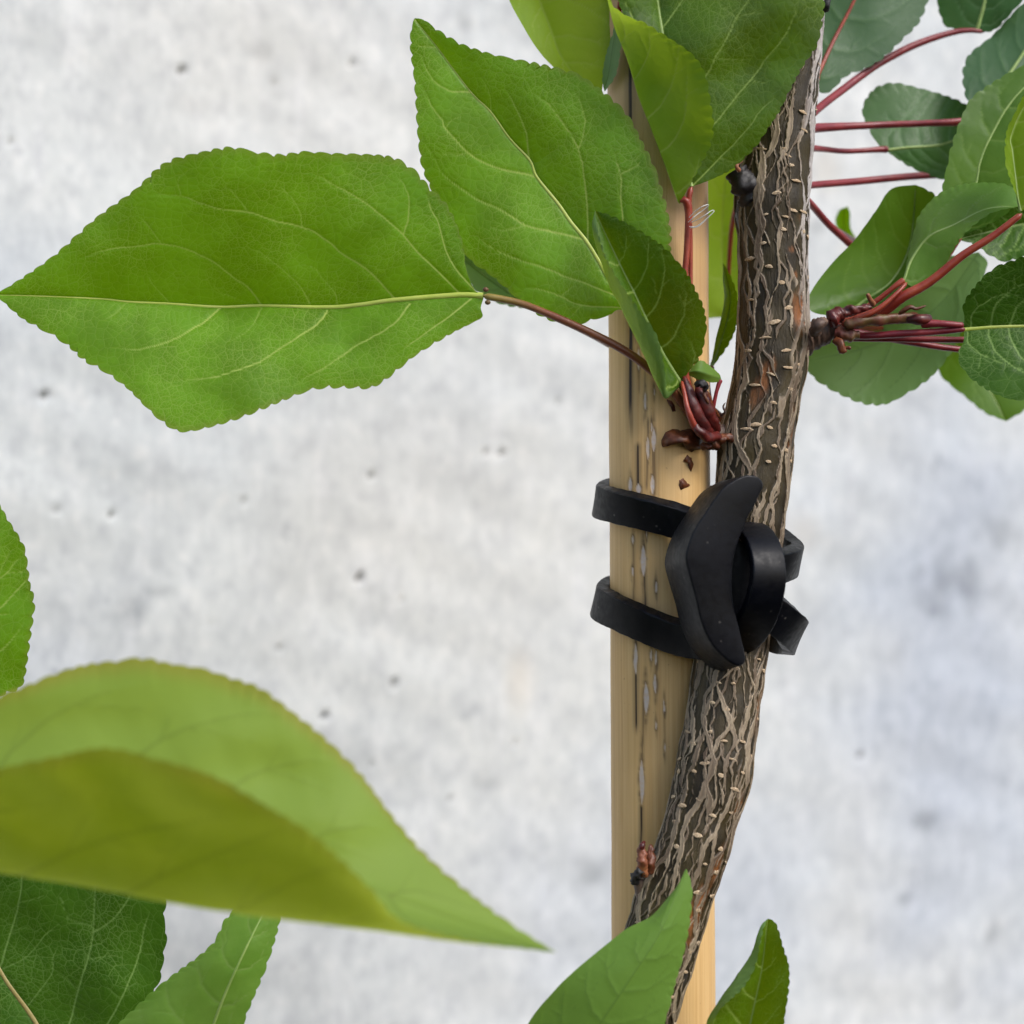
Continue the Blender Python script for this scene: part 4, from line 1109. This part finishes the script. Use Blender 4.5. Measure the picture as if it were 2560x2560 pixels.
leaf([[(1850, 2750), (1950, 2650), (1959, 2560), (1966, 2514), (1972, 2465), (1972, 2415), (1958, 2369), (1947, 2328), (1936, 2304), (1920, 2297)], [(1849, 2750), (1860, 2640), (1880, 2540), (1905, 2420), (1920, 2297)], [(1848, 2750), (1772, 2650), (1767, 2560), (1792, 2510), (1821, 2469), (1850, 2427), (1879, 2382), (1892, 2340), (1904, 2311), (1920, 2297)],
      [(1848, 2751), (1800, 2650), (1784, 2560), (1800, 2524), (1824, 2500), (1860, 2466), (1888, 2415), (1900, 2357), (1908, 2322), (1920, 2297)]],
     [[20, 25, 27, 26, 24], [20, 21, 22, 23, 24], [20, 24, 26, 26, 24], [20, 26, 29, 28, 24]], 'mid', mid=1, pitch=22, tooth=4.5, wave=.3, auto=5, step=3.6, vein_w=3, rib_r=(3, 1.2), label='small dark leaf with a rolled edge below the trunk, right of the stake', petiole=[(1849, 2748, 20), (1760, 2850, 20), (1620, 2930, 20)], pet_mat=M_PET_BROWN, pet_r=7)
tube('side_shoot', [(1470, 2900, 19), (1100, 2960, 20), (560, 2950, 20), (200, 2880, 16), (-200, 2600, 14), (-440, 2200, 14), (-470, 2050, 12)], [30, 24, 20, 17, 14, 11, 7], M_SPUR, TREE, n=90, rough=.05)

# ------------------------------------------------------------------ spurs, buds, husks on the trunk
tube('spur', [(1960, 870, 4), (2000, 850, 4), (2040, 835, 4), (2068, 826, 4), (2092, 818, 4)], [70, 52, 38, 33, 20], M_SPUR, TRUNK, n=60, sides=36, rough=.12, seed=3, label='woody side spur on the right of the trunk')
tube('bud', [(2034, 836, 8), (2046, 812, 10), (2066, 802, 9)], [12, 16, 9], M_SPUR, TRUNK, n=18, rough=.35, seed=4)
tube('bud_scale', [(2075, 800, 8), (2100, 786, 7), (2140, 774, 7), (2180, 768, 6)], [18, 16, 12, 7], M_PET_DARKRED, TRUNK, n=34, rough=.35, seed=5)
tube('bud_scale', [(2090, 835, 6), (2120, 838, 7), (2150, 836, 7)], [20, 17, 9], M_YGREEN, TRUNK, n=24, rough=.25, seed=6)
tube('bud_scale', [(2110, 812, 8), (2190, 800, 8), (2270, 795, 6), (2310, 796, 5)], [14, 14, 14, 10], M_YGREEN, TRUNK, n=36, rough=.22, seed=7)
tube('bud_scale', [(2265, 800, 8), (2300, 798, 9), (2328, 798, 8)], [8, 14, 10], M_PET_DARKRED, TRUNK, n=16, rough=.1, seed=8)
tube('petiole_stump', [(2300, 808, 8), (2360, 810, 9), (2411, 814, 9)], [12, 9, 8], M_PET_WINE, TRUNK, n=20, rough=.05)
tube('petiole_stump', [(2110, 846, 3), (2250, 848, 3), (2440, 850, 4)], [7, 8, 8], M_PET_WINE, TRUNK, n=20, rough=.05)
tube('petiole_stump', [(2130, 800, 8), (2190, 776, 9), (2240, 735, 9), (2268, 706, 8)], [9, 8, 6, 5], M_PET_RED, TRUNK, n=20, rough=.05)
tube('dry_stipule', [(2186, 764, 10), (2176, 750, 11), (2168, 734, 12)], [7, 6, 5], M_TAN, TRUNK, n=12, rough=.15)
tube('dry_stipule', [(2245, 786, 9), (2275, 768, 10), (2290, 772, 10), (2316, 764, 10)], [4, 6, 4, 2], M_HUSK, TRUNK, n=16, rough=.2)
tube('dry_stipule', [(2085, 848, 7), (2102, 862, 8), (2108, 885, 8)], [8, 11, 9], M_HUSK, TRUNK, n=14, rough=.25, seed=9)
tube('dry_stipule', [(2100, 866, 7), (2128, 872, 8)], [6, 4], M_HUSK, TRUNK, n=10, rough=.25, seed=10)
# left spur with dark red bud
tube('spur', [(1850, 1100, 4), (1815, 1092, 5), (1785, 1082, 6), (1765, 1070, 7)], [44, 34, 28, 18], M_SPUR, TRUNK, n=26, sides=22, rough=.1, seed=12, label='short spur carrying a dark red bud left of the trunk')
tube('bud', [(1785, 1088, 8), (1757, 1062, 11), (1732, 1017, 12.5), (1717, 967, 12), (1709, 938, 11)], [10, 18, 19, 15, 4], M_PET_DARKRED, TRUNK, n=40, sides=18, rough=.07, seed=13)
tube('bud_scale', [(1792, 1078, 8), (1774, 1040, 11), (1755, 995, 12), (1742, 958, 11)], [13, 18, 16, 6], M_PET_DARKRED, TRUNK, n=36, sides=18, rough=.14, seed=22)
tube('bud_scale', [(1768, 1090, 12), (1742, 1074, 14), (1722, 1032, 15), (1711, 985, 14), (1704, 952, 12.5)], [8, 9, 7, 6, 4], M_PET_RED, TRUNK, n=34, rough=.06, seed=14)
tube('bud_scale', [(1796, 1090, 10), (1768, 1092, 13), (1746, 1076, 14.5), (1738, 1058, 14.5)], [12, 13, 12, 4], M_PET_DARKRED, TRUNK, n=26, rough=.2, seed=23)
tube('bud_scale', [(1796, 1046, 7), (1774, 1010, 10), (1760, 978, 11.5), (1752, 952, 11)], [6, 9, 9, 3], M_HUSK, TRUNK, n=30, rough=.35, seed=15)
tube('bud_scale', [(1738, 962, 13.5), (1752, 958, 14.5), (1764, 966, 14), (1762, 980, 13.5)], [6, 9, 8, 4], M_BLACK, TRUNK, n=24, rough=.35, seed=24)
tube('dry_stipule', [(1800, 1040, 9), (1812, 1030, 10), (1808, 1016, 10), (1814, 1006, 10)], [3, 3, 2.5, 1.2], M_SPUR, TRUNK, n=16, rough=.3, seed=25)
tube('bud_scale', [(1772, 1010, 13), (1762, 990, 13.5), (1758, 968, 13)], [3, 4, 2.5], M_YGREEN, TRUNK, n=12)
tube('dry_stipule', [(1830, 1095, 9), (1800, 1098, 10), (1775, 1115, 10), (1752, 1112, 11)], [9, 12, 13, 6], M_HUSK, TRUNK, n=30, rough=.6, seed=16)
# stub near the top
tube('pruned_stub', [(1920, 560, 4), (1885, 500, 5), (1862, 462, 6), (1846, 438, 6), (1838, 424, 6)], [50, 46, 36, 33, 27], M_BLACK, TRUNK, n=46, sides=30, rough=.16, seed=17, label='blackened pruned stub on the left of the trunk')
tube('dry_stipule', [(1850, 430, 12), (1842, 415, 12.5), (1858, 400, 12)], [6, 4, 2], M_TAN, TRUNK, n=12, rough=.2)
tube('dry_stipule', [(2062, 30, 4), (2066, 12, 5), (2072, -8, 5)], [8, 9, 7], M_BLACK, TRUNK, n=12, rough=.2)
# lower left bud
tube('spur', [(1650, 2330, 18), (1622, 2280, 18), (1606, 2230, 18), (1598, 2196, 18)], [40, 30, 20, 15], M_SPUR, TRUNK, n=26, sides=20, rough=.1, seed=18)
tube('bud', [(1610, 2190, 20), (1606, 2160, 21), (1604, 2130, 21), (1608, 2108, 20)], [12, 13, 11, 5], M_TAN, TRUNK, n=26, rough=.4, seed=19, label='broken reddish brown bud at the lower left of the trunk')
tube('bud_scale', [(1622, 2185, 20), (1626, 2150, 20), (1627, 2110, 19)], [13, 11, 3], M_HUSK, TRUNK, n=24, rough=.5, seed=20)
tube('bud_scale', [(1586, 2210, 20), (1592, 2186, 21), (1612, 2180, 21)], [8, 11, 7], M_BLACK, TRUNK, n=22, rough=.6, seed=21)
tube('bud_scale', [(1602, 2125, 22), (1606, 2112, 22), (1612, 2103, 21)], [6, 7, 3], M_PET_DARKRED, TRUNK, n=10, rough=.1)


# curled husk and flakes
def flake_mesh(outline_px, lift, curl, seed, on_stake=True, n0=None):
    """an irregular thin curled chip with thickness"""
    rng = np.random.default_rng(seed)
    bm = bmesh.new()
    cx = sum(p[0] for p in outline_px) / len(outline_px); cy = sum(p[1] for p in outline_px) / len(outline_px)
    rings = []
    for f in (1.0, .66, .33):
        ring = []
        for (x, y) in outline_px:
            xx, yy = cx + (x - cx) * f, cy + (y - cy) * f
            ne = (stake_surface(xx, yy) if on_stake else n0) + lift + curl * ((1 - f) + .5 * rng.uniform(-1, 1) * f)
            ring.append(bm.verts.new(P(xx, yy, ne)))
        rings.append(ring)
    cn = (stake_surface(cx, cy) if on_stake else n0) + lift + curl
    cv = bm.verts.new(P(cx, cy, cn))
    m = len(outline_px)
    for a, b in zip(rings[:-1], rings[1:]):
        for i in range(m):
            bm.faces.new([a[i], a[(i + 1) % m], b[(i + 1) % m], b[i]])
    for i in range(m):
        bm.faces.new([rings[-1][i], rings[-1][(i + 1) % m], cv])
    bmesh.ops.recalc_face_normals(bm, faces=bm.faces)
    bmesh.ops.solidify(bm, geom=bm.faces[:], thickness=.00018)
    me = bpy.data.meshes.new('flake')
    bm.to_mesh(me); bm.free()
    for p in me.polygons:
        p.use_smooth = True
    return me


hm = flake_mesh([(1657, 1118), (1655, 1100), (1664, 1082), (1680, 1074), (1700, 1076), (1730, 1074), (1752, 1082), (1766, 1098), (1760, 1118), (1748, 1126), (1728, 1128), (1716, 1120), (1710, 1104), (1694, 1100), (1676, 1104), (1668, 1116)], .9, 2.6, 3)
link('bud_scale', hm, M_HUSK, TRUNK, label='curled dark brown husk resting against the stake')
for ol, seed, lab in [([(1708, 1150), (1716, 1138), (1730, 1137), (1731, 1150), (1735, 1164), (1728, 1180), (1724, 1168), (1727, 1154), (1718, 1152)], 5, 'small two-lobed brown husk flake on the stake just below the curled husk'),
                      ([(1696, 1198), (1704, 1190), (1710, 1199), (1724, 1206), (1722, 1215), (1712, 1220), (1702, 1224), (1692, 1216), (1698, 1208)], 6, 'small ragged brown husk flake on the stake just above the tie'),
                      ([(1669, 999), (1677, 1003), (1684, 1013), (1689, 1030), (1683, 1030), (1679, 1016), (1671, 1007)], 7, 'tiny dark thread-like chip on the stake below the rolled leaf')]:
    me = flake_mesh(ol, .12, .7, seed)
    o = link('husk_flake', me, M_HUSK, origin=P(ol[0][0], ol[0][1], 8))
    o['label'] = lab; o['category'] = 'husk flake'; o['group'] = 'dry husk flakes stuck to the stake'

# glands at the base of the big left leaf
for q in ((1214, 724, 14), (1219, 756, 14)):
    tube('gland', [(q[0] - 5, q[1], q[2]), (q[0] + 1, q[1], q[2] + .3), (q[0] + 6, q[1] + 1, q[2])], [4, 6.5, 3], M_YGREEN, TREE, n=10)

# white silk fibres caught on the upright petiole
mf, ntf, bf = mat_new('white_silk')
bf.inputs['Base Color'].default_value = lin(226, 226, 222)
bf.inputs['Roughness'].default_value = .6
sp = thing('silk_thread', P(1722, 560, 13), 'loops of white silk thread caught on the upright red petiole', 'thread')
for i, pth in enumerate([[(1722, 545, 13.4), (1736, 530, 14.5), (1756, 516, 15.5), (1772, 512, 15), (1760, 524, 14.6), (1738, 540, 14), (1726, 552, 13.2)],
                         [(1722, 566, 13.3), (1740, 566, 14), (1760, 552, 15), (1784, 530, 15.5), (1780, 526, 15.4), (1762, 538, 15.6), (1742, 550, 14.6), (1726, 556, 13.5)],
                         [(1720, 556, 13.3), (1732, 545, 14.8), (1750, 530, 14.8)], [(1724, 570, 13.2), (1745, 566, 14.4), (1766, 548, 14.4), (1781, 533, 15)]]):
    tube('strand', pth, 1.0, mf, sp, n=50, sides=6)

# ------------------------------------------------------------------ rubber tie
TIE = thing('rubber_tree_tie', P(1790, 1680, 12), 'black rubber tie with a crescent toggle binding the trunk to the bamboo stake', 'tree tie')


def band(name, path, width, thick, wdir, n=110, closed=False, rag=0.0, label=None):
    """rectangular strap swept along (px,py,near) points; wdir: world vectors of the strap's width along the path"""
    p, _ = resample([(a, b, c_ / (1000 * K * D0)) for a, b, c_ in path], n, 3)
    w = unproject(p[:, 0], p[:, 1], p[:, 2] * (1000 * K * D0))
    T = frames(w)
    wd = np.stack([along([v[k] for v in wdir], n) for k in range(3)], -1)
    wd = wd - (wd * T).sum(1, keepdims=True) * T
    wd /= np.linalg.norm(wd, axis=1, keepdims=True)
    td = np.cross(T, wd)
    s = K * D0
    wv = along(width, n) * s / 2; tv = along(thick, n) * s / 2
    prof = []
    for cx_, cy_, a0 in ((1, 1, 0), (-1, 1, 90), (-1, -1, 180), (1, -1, 270)):
        for a in (0, 30, 60, 90):
            prof.append((cx_, cy_, math.radians(a0 + a)))
    rng = np.random.default_rng(3)
    V = np.zeros((n, len(prof), 3))
    r = 3.2 * s
    for j, (cx_, cy_, a) in enumerate(prof):
        jit = (rag * s * Noise1(rng)(np.arange(n) * .9 + j // 4)) if rag else 0
        V[:, j] = w + wd * ((cx_ * (wv - r) + r * math.cos(a)) + jit)[:, None] + td * (cy_ * (tv - r) + r * math.sin(a))[:, None] if rag else \
            w + wd * (cx_ * (wv - r) + r * math.cos(a))[:, None] + td * (cy_ * (tv - r) + r * math.sin(a))[:, None]
    m = len(prof)
    me = new_mesh(name, V.reshape(-1, 3), grid_quads(n, m, wrap=True))
    bm = bmesh.new(); bm.from_mesh(me); bm.verts.ensure_lookup_table()
    if not closed:
        bm.faces.new([bm.verts[i] for i in range(m)]); bm.faces.new([bm.verts[(n - 1) * m + i] for i in range(m)][::-1])
    bmesh.ops.recalc_face_normals(bm, faces=bm.faces)
    bm.to_mesh(me); bm.free()
    for f in me.polygons:
        f.use_smooth = True
    me.set_sharp_from_angle(angle=math.radians(40))
    return link(name, me, M_RUBBER, TIE, label=label)


UPV = (0.10, -0.50, 0.86)
band('upper_strap', [(1800, 1345, 14.5), (1740, 1320, 13), (1690, 1302, 12), (1640, 1288, 11.3), (1580, 1274, 9.6), (1530, 1262, 6.4), (1502, 1252, 0), (1530, 1236, -7.4), (1620, 1226, -10.5), (1760, 1250, -8.8), (1880, 1310, -5), (1950, 1360, -2), (1985, 1396, 5), (1968, 1410, 11), (1925, 1420, 14.5), (1880, 1430, 15)],
     [82] * 5, [34] * 5, [UPV, UPV, UPV, UPV, (0, 0, 1), (0, 0, 1), (-.1, -.45, .9), (.1, -.5, .86), (.1, -.4, .9)], rag=1.2)
LOV = (0.16, -0.48, 0.86)
band('lower_strap', [(1820, 1606, 17.5), (1760, 1604, 15.5), (1700, 1594, 13), (1650, 1577, 11.4), (1590, 1552, 9.8), (1535, 1526, 6.6), (1500, 1504, 0), (1530, 1480, -7.6), (1630, 1470, -10.5), (1760, 1490, -7), (1860, 1545, -3), (1945, 1590, -1), (1984, 1590, 6), (1974, 1568, 13), (1930, 1530, 17.5), (1880, 1495, 18)],
     [84] * 5, [34] * 5, [LOV, LOV, LOV, LOV, (0, 0, 1), (0, 0, 1), (.1, -.3, .95), (.42, -.36, .82), (.5, -.3, .8)], rag=1.6)
band('loop', [(1848, 1322, 15), (1884, 1330, 19), (1910, 1372, 24), (1920, 1430, 26), (1912, 1492, 25), (1892, 1545, 22), (1862, 1590, 18), (1835, 1610, 15)],
     [70, 78, 80, 84, 86, 80], [24] * 4, [(.95, .28, .15), (.95, .28, .05), (.95, .28, 0), (.95, .25, -.1), (.9, .2, -.3), (.85, .2, -.35)], n=60, rag=.6)

band('core', [(1790, 1452, 17), (1850, 1456, 17.5), (1918, 1462, 17)], [150, 200, 190], [30] * 3, [(0, 0, 1), (0.05, 0, 1), (.1, 0, 1)], n=20)


def toggle():
    ol = [(1869, 1187), (1892, 1190), (1906, 1203), (1908, 1219), (1898, 1240), (1886, 1267), (1872, 1290), (1860, 1320), (1846, 1355), (1836, 1392), (1831, 1435), (1831, 1477), (1836, 1517), (1844, 1549), (1852, 1583), (1858, 1611), (1864, 1640), (1861, 1658), (1846, 1665), (1827, 1657), (1804, 1638), (1784, 1617), (1764, 1583), (1750, 1543), (1738, 1490), (1724, 1440), (1715, 1398), (1721, 1362), (1738, 1321), (1764, 1281), (1787, 1247), (1809, 1219), (1835, 1201), (1855, 1191)]
    p = catmull(ol + [ol[0]], 4)[:-1]
    bm = bmesh.new()
    fr = [bm.verts.new(P(x, y, 24.5 + .022 * (1850 - x) - .004 * (y - 1420))) for x, y in p]
    bk = [bm.verts.new(P(x - 54 + .02 * (y - 1420), y + 14, 15.0 + .012 * (1850 - x) - .002 * (y - 1420))) for x, y in p]
    f = bm.faces.new(fr)
    g = bm.faces.new(bk[::-1])
    n = len(p)
    for i in range(n):
        bm.faces.new([fr[i], bk[i], bk[(i + 1) % n], fr[(i + 1) % n]])
    bmesh.ops.recalc_face_normals(bm, faces=bm.faces)
    rim = [e for e in bm.edges if (f in e.link_faces or g in e.link_faces)]
    bmesh.ops.bevel(bm, geom=rim, offset=.00035, segments=3, affect='EDGES', profile=.5)
    bmesh.ops.triangulate(bm, faces=[q for q in bm.faces if len(q.verts) > 4])
    me = bpy.data.meshes.new('toggle')
    bm.to_mesh(me); bm.free()
    for q in me.polygons:
        q.use_smooth = True
    me.set_sharp_from_angle(angle=math.radians(35))
    link('toggle', me, M_RUBBER, TIE, label='thick crescent shaped rubber toggle')


toggle()
